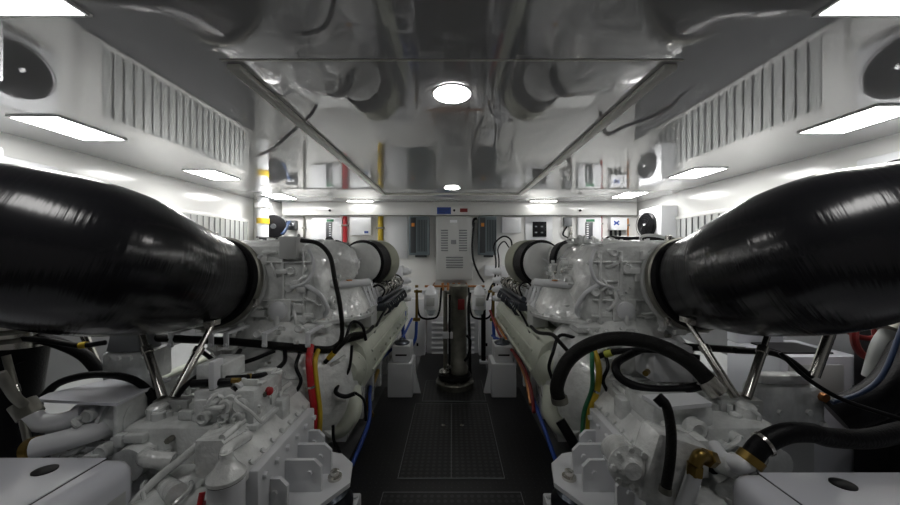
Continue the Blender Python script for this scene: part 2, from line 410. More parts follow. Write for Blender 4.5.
# cables around the right drive
hose('cable', [P(474, 222, 4.5), P(472.5, 240, 4.5), P(473, 258, 4.45), P(478, 272, 4.4), P(484, 282, 4.35)], .014, 'black', 'thick black cable falling along the right edge of the louvred cabinet', 'cable')
hose('cable', [P(477, 218, 4.5), P(474, 219, 4.5), P(472, 226, 4.52)], .018, 'black', 'short black cable hooked over beside the right motor drive', 'cable')
hose('cable', [P(494, 290, 4.1), P(496, 262, 4.2), P(494, 245, 4.3), P(503, 236, 4.35), P(511, 240, 4.3), P(512, 255, 4.2)], .011, 'black', 'black cable looping up beside the right drum, outer loop', 'cable')
hose('cable', [P(497, 290, 4.1), P(499, 262, 4.2), P(498, 248, 4.3), P(504, 241, 4.35), P(509, 247, 4.3)], .009, 'black', 'black cable looping up beside the right drum, inner loop', 'cable')
hose('cable', [P(487, 300, 4.3), P(492, 285, 4.3), P(502, 277, 4.2), P(512, 272, 4.1)], .015, 'black', 'black cable slanting from the right drum down to the right separator', 'cable')

# lower louvred panel on the far wall
t, a, b_ = wbox('louvred_panel', 427, 478, 316, 358, .03, 'paint_white', 'white louvred access panel at the foot of the far wall behind the pump', 'panel')
v = MB()
for i in range(7):
    q = P(453, 322 + i * 5, FW - .04); v.box(q, (.60, .05, .012), Matrix.Rotation(.6, 3, 'X'))
v.build('louvre_slats', 'paint_white', t)
for s, l in ((-1, 'left'), (1, 'right')):
    x = s * .37
    pt = thing('wall_pillar', (s * .47, 4.6, 0), 'white box pillar at the foot of the far wall, %s of the louvred access panel' % l, 'pillar')
    MB().bb(s * .37, s * .60, 4.52, FW, .0, .78, .01).build('pillar_body', 'paint_white', pt)
    MB().bb(s * .46, s * .485, 4.51, 4.52, .14, .18).build('socket', 'black', pt)

# water separators
for s, l in ((-1, 'left'), (1, 'right')):
    x = -.265 if s < 0 else .34; y = 4.15
    t = thing('fuel_separator', (x, y, .66), 'white fuel water separator with a domed cap just %s of the pump' % l, 'filter')
    MB().lathe((x, y, .70), (0, 0, 1), [(0, .07), (.01, .085), (.20, .088), (.215, .075), (.25, .07), (.27, .05), (.30, .035), (.31, .0)], 24).build('filter_body', 'paint_white', t)
    MB().lathe((x, y, .63), (0, 0, 1), [(0, .02), (.02, .05), (.07, .062)], 20).build('drain_bowl', 'clear_bowl', t)
    MB().bb(x - .11, x + .11, y - .03, y + .03, .905, .945, .008).build('head', 'paint_white', t)
    MB().bb(x - .05, x + .05, y - .095, y - .085, .76, .86, .004).build('filter_label', 'panel_grey', t)
    MB().cyl((x, y + .03, .92), (x, WF, .92), .025).build('wall_bracket', 'paint_white', t)
    g = MB().cyl((x + s * .11, y, .93), (x + s * .21, y, .93), .016).cyl((x + s * .18, y, .93), (x + s * .18, y, .55), .016).bolts([(x + s * .18, y - .0, .98)], (0, 0, 1), .02, .03).box((x + s * .18, y, .58), (.09, .05, .04), None, .008)
    g.build('brass_fittings', 'brass', t)
    hose('hose', [(x + s * .18, y, .55), (x + s * .19, y - .05, .35), (x + s * .26, y - .12, .26), (x + s * .32, y - .2, .45), (x + s * .30, y - .2, .72)], .02, 'blue', 'blue hose looping under the brass fittings of the %s separator' % l)
    hose('hose', [(x + s * .18, y + .03, .95), (x + s * .15, y + .05, .62), (x - s * .02, y + .05, .58), (x - s * .10, y + .05, .66), (x - s * .13, y + .08, .97)], .013, 'black', 'thin black hose curving below the %s separator' % l)
q = MB()
for i in range(4): q.cyl((-.12 + i * .07, 4.25, 1.03), (-.12 + i * .07, 4.25, .95), .018).bb(-.14 + i * .07, -.10 + i * .07, 4.22, 4.28, .93, .97, .004)
q.cyl((-.35, 4.25, .985), (.42, 4.25, .985), .014).cyl((.2, 4.25, .985), (.2, WF, .985), .01).cyl((-.25, 4.25, .985), (-.25, WF, .985), .01)
q.build('valve_manifold', 'copper', label='row of small brass valves below the louvred cabinet', cat='valve')

# upright pump
py = 3.5; pxx = .03
t = thing('bilge_pump', (pxx, py, .017), 'upright steel pump column on a round flanged base in the aisle', 'pump')
MB().lathe((pxx, py, .017), (0, 0, 1), [(0, .20), (.05, .20), (.06, .185), (.07, .15), (.075, .12)], 40).build('base_flange', 'dull_steel', t)
MB().lathe((pxx, py, .092), (0, 0, 1), [(0, .165), (.03, .175), (.055, .165), (.06, .10)], 40).build('clamp_ring', 'black', t)
for i in range(8):
    a = i * math.pi / 4 + .2; MB().cyl((pxx + .17 * math.cos(a), py + .17 * math.sin(a), .08), (pxx + .17 * math.cos(a), py + .17 * math.sin(a), .11), .014).build('flange_bolt', 'steel', t)
MB().lathe((pxx + .04, py, .15), (0, 0, 1), [(0, .10), (.06, .10), (.08, .085), (.80, .085), (.82, .10), (.92, .10), (.93, .09)], 28).build('pump_column', 'dull_steel', t)
MB().cyl((pxx - .10, py - .02, .12), (pxx - .10, py - .02, 1.02), .022).cyl((pxx - .10, py - .02, 1.0), (pxx - .02, py, 1.0), .02).build('riser_pipe', 'dull_steel', t)
MB().cyl((pxx - .055, py - .05, .15), (pxx - .055, py - .05, .98), .012).build('sensor_tube', 'black', t)
MB().bb(pxx - .13, pxx - .02, py - .06, py - .03, .52, .59, .004).build('white_clip', 'box_white', t)
MB().bb(pxx + .03, pxx + .10, py - .104, py - .09, .83, .94, .003).build('red_label', 'dark_red', t)
MB().bb(pxx - .085, pxx - .03, py - .14, py - .09, .24, .27).sphere((pxx - .11, py - .12, .20), .055, (1, 1, .6)).build('drain_cup', 'steel', t)
MB().tube([(pxx + .12, py - .08, .56), (pxx + .16, py - .08, .50), (pxx + .14, py - .09, .36), (pxx + .10, py - .09, .3)], .014).build('pump_cable', 'black', t)
hose('cable', [P(470, 292, 3.9), P(468.5, 310, 3.85), (.20, 3.75, .42), (.205, 3.75, .03)], .018, 'black', 'black cable standing upright at the right of the pump', 'cable')
t = thing('black_post', (.40, 4.2, .012), 'slim black post with a white foot right of the pump', 'post')
MB().cyl((.40, 4.2, .012), (.40, 4.2, .95), .03).build('post_body', 'black', t)
MB().bb(.35, .45, 4.15, 4.25, .012, .05, .006).build('post_foot', 'box_white', t)

# aisle pedestals
for s, l in ((-1, 'left'), (1, 'right')):
    c = s * .505
    t = thing('machine_mount', (c, 3.33, 0), 'white stepped pedestal beside the aisle on the %s of the pump' % l, 'pedestal')
    MB().bb(c - .12, c + .12, 3.2, 3.5, .012, .34, .008).build('pedestal_base', 'box_white', t)
    MB().bb(c - .085, c + .095, 3.24, 3.5, .34, .50, .01).build('pedestal_block', 'box_white', t)
    MB().prism([(c - s * .12, 3.3, .012), (c - s * .19, 3.3, .012), (c - s * .12, 3.3, .32)], (0, .02, 0)).build('gusset', 'box_white', t)
    MB().lathe((c, 3.33, .50), (0, 0, 1), [(0, .07), (.015, .08), (.03, .06), (.04, .03), (.06, .02)], 22).build('damper', 'dark_steel', t)
    MB().bb(c - .05, c + .06, 3.236, 3.241, .405, .42).build('plate_mark', 'black', t)

# ================================================================ FANS
def fan(s, y, r, x, z, label, boxw=.26, m='black', z0=None):
    """round fan guard on a white cowl box hung on the side wall, facing inboard"""
    t = thing('wall_fan', (s * WX, y, z - r - .05), label, 'fan')
    bx = s * (x + .02)
    MB().bb(bx, s * WX, y - r - .08, y + r + .08, z - r - .07, z + r + .06, .015).build('cowl_box', 'box_white', t)
    g = MB(); ax = Vector((-s, -.12, 0)).normalized(); c = Vector((bx, y, z)) - Vector((s * .03, 0, 0))
    g.lathe(c + ax * -.03, ax, [(0, r), (.04, r), (.055, r * .9), (.06, r * .25)], 32)
    g.build('fan_disc', m, t)
    gg = MB()
    for k in range(5): gg.torus(c + ax * .035, ax, r * (.25 + .18 * k), .003, 32, 6)
    gg.build('guard_rings', 'black', t)
    MB().lathe(c + ax * .03, ax, [(0, r * .09), (.012, r * .07)], 16).build('hub_badge', 'paint_white', t)
fan(-1, 1.92, .155, 2.54, 1.76, 'large round black fan on a white cowl on the left wall, behind the black duct')
fan(1, 1.85, .165, 2.54, 1.78, 'large round black fan on a white cowl on the right wall, behind the black duct')
fan(1, 4.05, .15, 2.40, 1.76, 'small black fan on a white cowl at the far end of the right wall')
t = thing('cage_fan', P(271, 238, 4.3), 'round black cage fan by the white pipe at the far left corner', 'fan')
c = P(274, 226, 4.3)
MB().lathe(c, (.35, -1, 0), [(-.05, .10), (-.03, .15), (.03, .15), (.04, .14), (.05, .03)], 28).build('fan_cage', 'rubber', t)
MB().lathe(c, (.35, -1, 0), [(.04, .035), (.065, .03)], 16).build('fan_hub', 'dark_grey', t)
MB().cyl(c + Vector((0, .04, 0)), (c.x, WF, c.z), .02).build('fan_bracket', 'mid_grey', t)
MB().tube([c + Vector((.1, 0, -.1)), P(284, 232, 4.3), P(289, 222, 4.4), P(291, 224, 4.6)], .02).build('motor_lead', 'pale_blue', t)
t = thing('vent_pipe', P(263, 240, 4.2), 'white upright pipe with a yellow collar in the far left corner', 'pipe')
c = P(263, 240, 4.2)
MB().cyl((c.x, c.y, 1.40), (c.x, c.y, CEIL - .002), .065).lathe((c.x, c.y, 1.98), (0, 0, 1), [(0, .07), (.01, .095), (.06, .095), (.07, .07)], 24).build('pipe_body', 'box_white', t)
MB().cyl((c.x, c.y, 1.785), (c.x, c.y, 1.855), .074).build('yellow_collar', 'yellow', t)
t = thing('corner_column', (-2.52, 4.45, 0), 'white box column in the far left corner', 'column')
MB().bb(-2.615, -2.42, 4.35, WF, 0, CEIL - .002, .01).build('column_body', 'wall_white', t)
MB().bb(-2.42, -2.36, 4.30, 4.36, 1.72, 1.76).bb(-2.45, -2.40, 4.30, 4.352, 1.86, 1.89).build('column_hooks', 'dark_grey', t)
hose('cable', [(-2.43, 4.36, 1.60), P(258, 237, 4.2), P(262, 238, 4.1), P(274, 239, 3.95), P(280, 244, 3.9), (-1.72, 3.95, 1.2), (-1.62, 3.95, 1.05)], .02, 'black', 'short black cable lying level over the left engine near the far fan', 'cable')
hose('cable', [P(600, 262, 3.5), P(606, 239, 3.5), P(625, 238, 3.3), P(650, 238, 3.1), P(672, 239, 2.9), P(684, 246, 2.78)], .02, 'black', 'black cable lying level over the right engine near the far fan', 'cable')
# grille boxes seen at the frame edges above the ducts
for s in (-1, 1):
    a = P(452 + s * 396, 0, 1.9)
    t = thing('air_box', (s * 2.42, 1.45, 1.86), 'white air box with a black slotted grille above the black duct at the %s edge' % side(s), 'vent')
    MB().bb(s * 2.28, s * 2.61, 1.30, 1.68, 1.62, 1.95, .008).build('box_body', 'box_white', t)
    g = MB()
    for i in range(6): g.box((s * 2.268, 1.48, 1.68 + i * .045), (.02, .32, .018))
    g.build('grille_slots', 'black', t)

# ================================================================ ENGINES
def greeble(t, m, rnd, o, u, v, nrm, n, dr=(.01, .04)):
    """cast bosses, pads, bolt heads and little pipes over the face o + a*u + b*v, each a part of t"""
    o, u, v, nrm = Vector(o), Vector(u), Vector(v), Vector(nrm).normalized()
    Rm = Matrix((u.normalized(), nrm, v.normalized())).transposed()
    for _ in range(n):
        q = o + u * rnd.random() + v * rnd.random(); k = rnd.random(); d = rnd.uniform(*dr)
        if k < .34:
            r = rnd.uniform(.012, .034)
            MB().lathe(q - nrm * .01, nrm, [(0, r), (d, r), (d + .006, r * .8), (d + .002, r * .45)], 18).build('boss', m, t)
        elif k < .66: MB().box(q + nrm * d / 2, (rnd.uniform(.02, .10), d, rnd.uniform(.012, .06)), Rm, .006).build('pad', m, t)
        elif k < .86: MB().bolts([q], nrm, .012, d).build('bolt', m if rnd.random() < .75 else 'dull_steel', t)
        else:
            q = q + nrm * .012; a = u.normalized(); c = v.normalized()
            e = q + a * rnd.uniform(-.1, .1) - c * rnd.uniform(.02, .12)
            MB().tube([q - nrm * .02, q + nrm * .02, q.lerp(e, .5) + nrm * .03 + a * rnd.uniform(-.03, .03), e + nrm * .01, e - nrm * .02], rnd.uniform(.006, .012), 8).build('small_pipe', m if rnd.random() < .88 else 'black', t)
def engine(s):
    L = side(s); rnd = random.Random(11 if s < 0 else 23)
    X = lambda x, y, z: Vector((s * x, y, z))
    t = thing('marine_engine', X(1.2, 3.1, 0), 'big white diesel engine on the %s side of the aisle' % L, 'engine')
    # V block with sump
    poly = [X(.74, 2.3, .10), X(1.62, 2.3, .10), X(1.78, 2.3, .55), X(1.55, 2.3, .92), X(.88, 2.3, .92), X(.66, 2.3, .55)]
    blk = MB().prism(poly, (0, 1.95, 0))
    for i in range(6): blk.bb(s * .66, s * .70, 2.45 + i * .3, 2.52 + i * .3, .18, .52, .008)
    blk.build('cylinder_block', 'engine_white', t)
    # long cream cover along the aisle side
    cv = MB()
    prof = [(.60, .50), (.56, .58), (.555, .72), (.585, .80), (.65, .85), (.80, .85), (.88, .78), (.88, .50)]
    cv.rings([[X(x, 2.22, z) for x, z in [(.72 + (a - .72) * .86, .67 + (b - .67) * .86) for a, b in prof]], [X(x, 2.26, z) for x, z in prof], [X(x, 4.12, z) for x, z in prof], [X(x, 4.15, z) for x, z in [(.72 + (a - .72) * .9, .67 + (b - .67) * .9) for a, b in prof]]])
    cv.build('charge_air_cover', 'cream', t)
    rb = MB()
    for x, z in ((.553, .60), (.558, .735), (.60, .822), (.70, .855)): rb.tube([X(x, 2.3, z), X(x, 4.1, z)], .010, 8, smooth=False)
    rb.bolts([X(.553, 2.36 + i * .19, .66) for i in range(10)], (-s, 0, 0), .012, .012)
    rb.build('cover_ribs', 'cream', t)
    en = MB().lathe(X(.70, 2.24, .64), (0, -1, 0), [(0, .13), (.03, .13), (.05, .10), (.09, .08), (.10, .05)], 28)
    en.bolts([X(.70 + .11 * math.cos(a), 2.21, .64 + .11 * math.sin(a)) for a in [i * math.pi / 4 for i in range(8)]], (0, -1, 0), .010, .012)
    en.build('cover_end_cap', 'cream', t)
    MB().tube([X(.66, 2.2, .52), X(.63, 2.12, .40), X(.70, 2.1, .30), X(.82, 2.15, .25)], .05, 14).build('coolant_elbow', 'cream', t)
    # cylinder-head deck between cover and drum
    hd = MB().bb(s * .70, s * 1.65, 2.75, 4.05, .92, 1.05, .02)
    for i in range(6):
        hd.bb(s * .72, s * .98, 2.85 + i * .2, 3.0 + i * .2, 1.05, 1.13, .012)
    hd.build('cylinder_heads', 'casting_white', t)
    # injector lines: bright small pipes over a dark rail
    MB().bb(s * .56, s * .70, 2.75, 3.9, .93, 1.0, .01).cyl(X(.60, 2.75, 1.03), X(.60, 3.85, 1.03), .022).build('fuel_rail', 'dark_steel', t)
    for i in range(22):
        y = 2.78 + i * .05
        MB().tube([X(.60, y, 1.03), X(.57, y + .01, 1.10 + rnd.uniform(-.02, .03)), X(.64, y + .03, 1.14 + rnd.uniform(-.03, .03)), X(.72, y + .05, 1.08)], .0075, 8).build('injector_line', 'steel' if i % 3 else 'black', t)
    hg = MB()
    for i in range(16):
        y = 2.8 + i * .07; hg.tube([X(.555, y, .98), X(.535, y + .02, .92 + rnd.uniform(-.02, .02)), X(.58, y + .04, .88)], .007, 8)
    hg.build('return_lines', 'dark_steel', t)
    MB().bb(s * .60, s * .72, 2.46, 2.64, .86, 1.0, .008).build('sensor_box', 'panel_grey', t)
    br = MB()
    for i in range(7):
        y = 2.55 + i * .06; br.tube([X(.62, y, .98), X(.66 + .02 * (i % 2), y, 1.08), X(.70, y, 1.20)], .009, 8, smooth=False)
        if i < 6: br.tube([X(.62, y, .98), X(.70, y + .06, 1.20)], .006, 6)
    br.build('support_rods', 'paint_white', t)
    # turbo drum: white face, black band, olive shell
    c = X(.79, 2.84, 1.33); ax = Vector((-s * .20, .98, 0)).normalized()
    MB().lathe(c, ax, [(-.06, .03), (-.055, .08), (-.02, .155), (.0, .172), (.04, .175)], 48).build('turbo_face', 'lagging_white', t)
    MB().lathe(c + ax * .035, ax, [(0, .176), (.006, .20), (.16, .203), (.164, .19)], 48).build('turbo_band', 'rubber', t)
    MB().lathe(c + ax * .195, ax, [(0, .19), (.004, .208), (.20, .208), (.23, .19), (.25, .12)], 48).build('turbo_shell', 'olive', t)
    MB().tube([c - ax * .05 + Vector((s * -.05, 0, .05)), c - ax * .09 + Vector((0, 0, 0)), c - ax * .06 + Vector((s * .03, 0, -.12))], .008, 8).build('face_handle', 'paint_white', t)
    MB().bb(s * .68, s * 1.05, 2.95, 3.3, 1.04, 1.20, .02).build('turbo_foot', 'casting_white', t)
    for i in range(4): MB().lathe(X(.60, 4.05, .86 + i * .11), (-s, 0, 0), [(0, .045), (.06, .045), (.07, .035), (.10, .03)], 20).build('filter_stack_cup', 'paint_white', t)
    MB().bb(s * .60, s * .68, 3.98, 4.12, .80, 1.26, .01).build('filter_stack_back', 'paint_white', t)
    # white lagged connection from drum outwards
    lg = MB().tube([X(.90, 2.86, 1.36), X(.98, 2.70, 1.36), X(1.12, 2.60, 1.34)], [.12, .14, .15], 20)
    lg.build('lagged_elbow', 'lagging_white', t)
    MB().lathe(X(.93, 2.79, 1.36), (s * .55, -1, 0), [(0, .13), (.004, .15), (.07, .165), (.075, .13)], 36).build('elbow_band', 'rubber', t)
    # white actuator rod lying across
    ac = MB().cyl(X(.62, 2.45, 1.20), X(.86, 2.20, 1.20), .028).cyl(X(.86, 2.20, 1.20), X(.88, 2.18, 1.20), .04).cyl(X(.88, 2.18, 1.20), X(1.06, 2.08, 1.18), .010)
    ac.build('actuator', 'paint_white', t)
    MB().box(X(.72, 2.31, 1.226), (.03, .03, .006), Matrix.Rotation(-s * .8, 3, 'Z')).build('warning_sticker', 'orange', t)
    # air housing
    hs = MB()
    poly = [(.84, 1.00), (.80, 1.15), (.84, 1.36), (.92, 1.46), (1.06, 1.50), (1.50, 1.50), (1.56, 1.42), (1.56, 1.00), (1.48, .94), (.92, .94)]
    cx, cz = 1.18, 1.2
    hs.rings([[X(cx + (x - cx) * k, y, cz + (z - cz) * k) for x, z in poly] for y, k in ((2.08, .86), (2.11, .94), (2.16, 1), (2.78, 1), (2.84, .9))])
    hs.build('air_housing', 'casting_white', t)
    hr = MB(); rib = lambda c, sz: MB().box(c, sz, None, .006).build('rib', 'casting_white', t); bolt = lambda p, a, h, m='casting_white': MB().bolts([p], a, .011, h).build('bolt', m, t)
    for x in (.93, 1.06, 1.30, 1.44): rib(X(x, 2.085, 1.20), (.016, .05, .46))
    for z in (1.02, 1.12, 1.36): rib(X(1.18, 2.085, z), (.60, .045, .014))
    greeble(t, 'casting_white', rnd, X(.86, 2.09, .98), X(.62, 0, 0), X(0, 0, .46), (0, -1, 0), 62, (.015, .05))
    greeble(t, 'casting_white', rnd, X(.80, 2.18, 1.02), X(0, .55, 0), X(0, 0, .36), (-s, 0, 0), 40, (.012, .04))
    greeble(t, 'casting_white', rnd, X(.92, 2.2, 1.495), X(.5, 0, 0), X(0, .55, 0), (0, 0, 1), 26, (.01, .03))
    greeble(t, 'engine_white', rnd, X(.74, 2.27, .62), X(.3, 0, 0), X(0, 0, .30), (0, -1, 0), 14, (.015, .05))
    for i in range(9): bolt(X(.88 + i * .075, 2.12, .985), (0, -1, 0), .03)
    for i in range(8): bolt(X(.96 + i * .07, 2.15, 1.465), (0, -1, 0), .03)
    for i in range(12): bolt(X(.97 + (i % 4) * .16, 2.2 + (i // 4) * .2, 1.495), (0, 0, 1), .014)
    sk = MB().lathe(X(1.0, 2.50, .95), (0, 0, 1), [(0, .40), (.022, .405), (.03, .375), (.10, .355), (.22, .30), (.30, .22)], 56)
    sk.build('housing_skirt', 'casting_white', t)
    for i in range(16):
        a = math.pi + i * math.pi / 15; bolt(X(1.0, 2.50, .972) + Vector((.39 * math.cos(a), .39 * math.sin(a), 0)), (0, 0, 1), .018)
    # lower flange ledge of the housing
    MB().bb(s * .78, s * 1.60, 2.05, 2.85, .915, .955, .008).bolts([X(.82 + i * .08, 2.052, .935) for i in range(10)], (0, -1, 0), .012, .012).build('housing_flange', 'engine_white', t)
    ic = MB().box(X(1.075, 2.065, 1.06), (.14, .03, .14), None, .008); ic.build('inspection_plate', 'casting_white', t)
    MB().lathe(X(1.075, 2.05, 1.06), (0, -1, 0), [(0, .055), (.018, .055), (.024, .045), (.03, .02)], 28).build('inspection_cap', 'paint_white', t)
    if s < 0:
        MB().bb(-1.06, -.955, 2.02, 2.14, 1.38, 1.52, .006).build('terminal_box', 'panel_grey', t)
        MB().lathe(X(.84, 2.35, 1.33), (s * -.4, -1, 0), [(-.1, .17), (0, .17), (.03, .14), (.05, .05)], 36).build('domed_cover', 'casting_white', t)
    for pp, r in (([X(.86, 2.2, .98), X(.80, 2.12, 1.06), X(.84, 2.08, 1.16), X(.92, 2.06, 1.22)], .015), ([X(.90, 2.08, 1.44), X(.86, 2.05, 1.34), X(.90, 2.05, 1.24), X(1.0, 2.05, 1.2)], .011), ([X(1.2, 2.06, 1.40), X(1.24, 2.02, 1.30), X(1.22, 2.03, 1.14), X(1.34, 2.05, 1.06)], .012)):
        MB().tube(pp, r, 10).build('breather_pipe', 'paint_white', t)
    # mouth towards the duct
    return t
EL = engine(-1); ER = engine(1)

def duct(s):
    L = side(s)
    X = lambda x, y, z: Vector((s * x, y, z))
    # centre line: picture column offset, row, depth, radius
    if s < 0: rows = [(-241, 281, 1.98, .262), (-263, 277, 1.82, .278), (-293, 272, 1.64, .30), (-335, 262, 1.47, .322), (-385, 252, 1.36, .322), (-435, 243, 1.28, .305), (-490, 236, 1.22, .29), (-600, 215, 1.14, .30)]
    else: rows = [(244, 282, 1.96, .265), (267, 278, 1.81, .28), (298, 272, 1.63, .308), (345, 259, 1.47, .33), (395, 246, 1.36, .322), (445, 237, 1.28, .295), (500, 229, 1.22, .28), (600, 212, 1.14, .29)]
    pts = [P(CX + dx, py, Y) for dx, py, Y, r in rows]; rr = [r[3] for r in rows]
    t = thing('intake_duct', (pts[0].x, pts[0].y, pts[0].z - .3), 'huge glossy black duct sweeping from the %s engine to the %s edge' % (L, L), 'duct')
    # smooth centre line, frames, uv along the length
    q, qr = [], []
    ext = [2 * pts[0] - pts[1]] + pts + [2 * pts[-1] - pts[-2]]; er = [rr[0]] + rr + [rr[-1]]
    for i in range(len(pts) - 1):
        a, b_, c, d = ext[i:i + 4]
        for k in range(8):
            u = k / 8
            f = lambda a, b_, c, d: .5 * ((2 * b_) + (c - a) * u + (2 * a - 5 * b_ + 4 * c - d) * u * u + (3 * b_ - a - 3 * c + d) * u ** 3)
            q.append(f(a, b_, c, d)); qr.append(f(*er[i:i + 4]))
    q.append(pts[-1]); qr.append(rr[-1])
    n = 48; bm = bmesh.new(); uvl = bm.loops.layers.uv.new('UVMap'); R = []; ln = 0; Ls = []
    for i, p in enumerate(q):
        T_ = (q[min(i + 1, len(q) - 1)] - q[max(i - 1, 0)]).normalized()
        sd = T_.cross(Vector((0, 0, 1))).normalized(); up = sd.cross(T_)
        if i: ln += (q[i] - q[i - 1]).length
        Ls.append(ln)
        R.append([bm.verts.new(p + qr[i] * (sd * math.cos(2 * math.pi * j / n) * .95 + up * math.sin(2 * math.pi * j / n))) for j in range(n)])
    for i in range(len(R) - 1):
        for j in range(n):
            f = bm.faces.new((R[i][j], R[i][(j + 1) % n], R[i + 1][(j + 1) % n], R[i + 1][j]))
            for lp, (u, vv) in zip(f.loops, ((Ls[i], j), (Ls[i], j + 1), (Ls[i + 1], j + 1), (Ls[i + 1], j))): lp[uvl].uv = (vv / n * 2, u)
    bm.faces.new(R[0]); bm.faces.new(R[-1])
    mb = MB(); mb.bm.free(); mb.bm = bm; mb.build('duct_shell', 'duct_black', t)
    d0 = (q[0] - q[4]).normalized()
    MB().lathe(q[0] - d0 * .015, d0, [(0, .268), (.01, .274), (.05, .274), (.055, .262)], 48).build('rubber_lip', 'rubber', t)
    MB().lathe(q[0] + d0 * .02, d0, [(0, .278), (.004, .286), (.035, .286), (.04, .278)], 48).build('clamp_band', 'dull_steel', t)
    MB().lathe(q[0] + d0 * .058, d0, [(0, .26), (.01, .288), (.035, .288), (.05, .262), (.07, .25), (.10, .19)], 48).build('outlet_collar', 'panel_grey', t)
    M = rot_to(d0)
    for a in (0.4, 2.4, 4.5): MB().box(q[0] + d0 * .04 + M @ Vector((.292 * math.cos(a), .292 * math.sin(a), 0)), (.03, .03, .05), None, .004).build('clamp_bolt', 'steel', t)
duct(-1); duct(1)

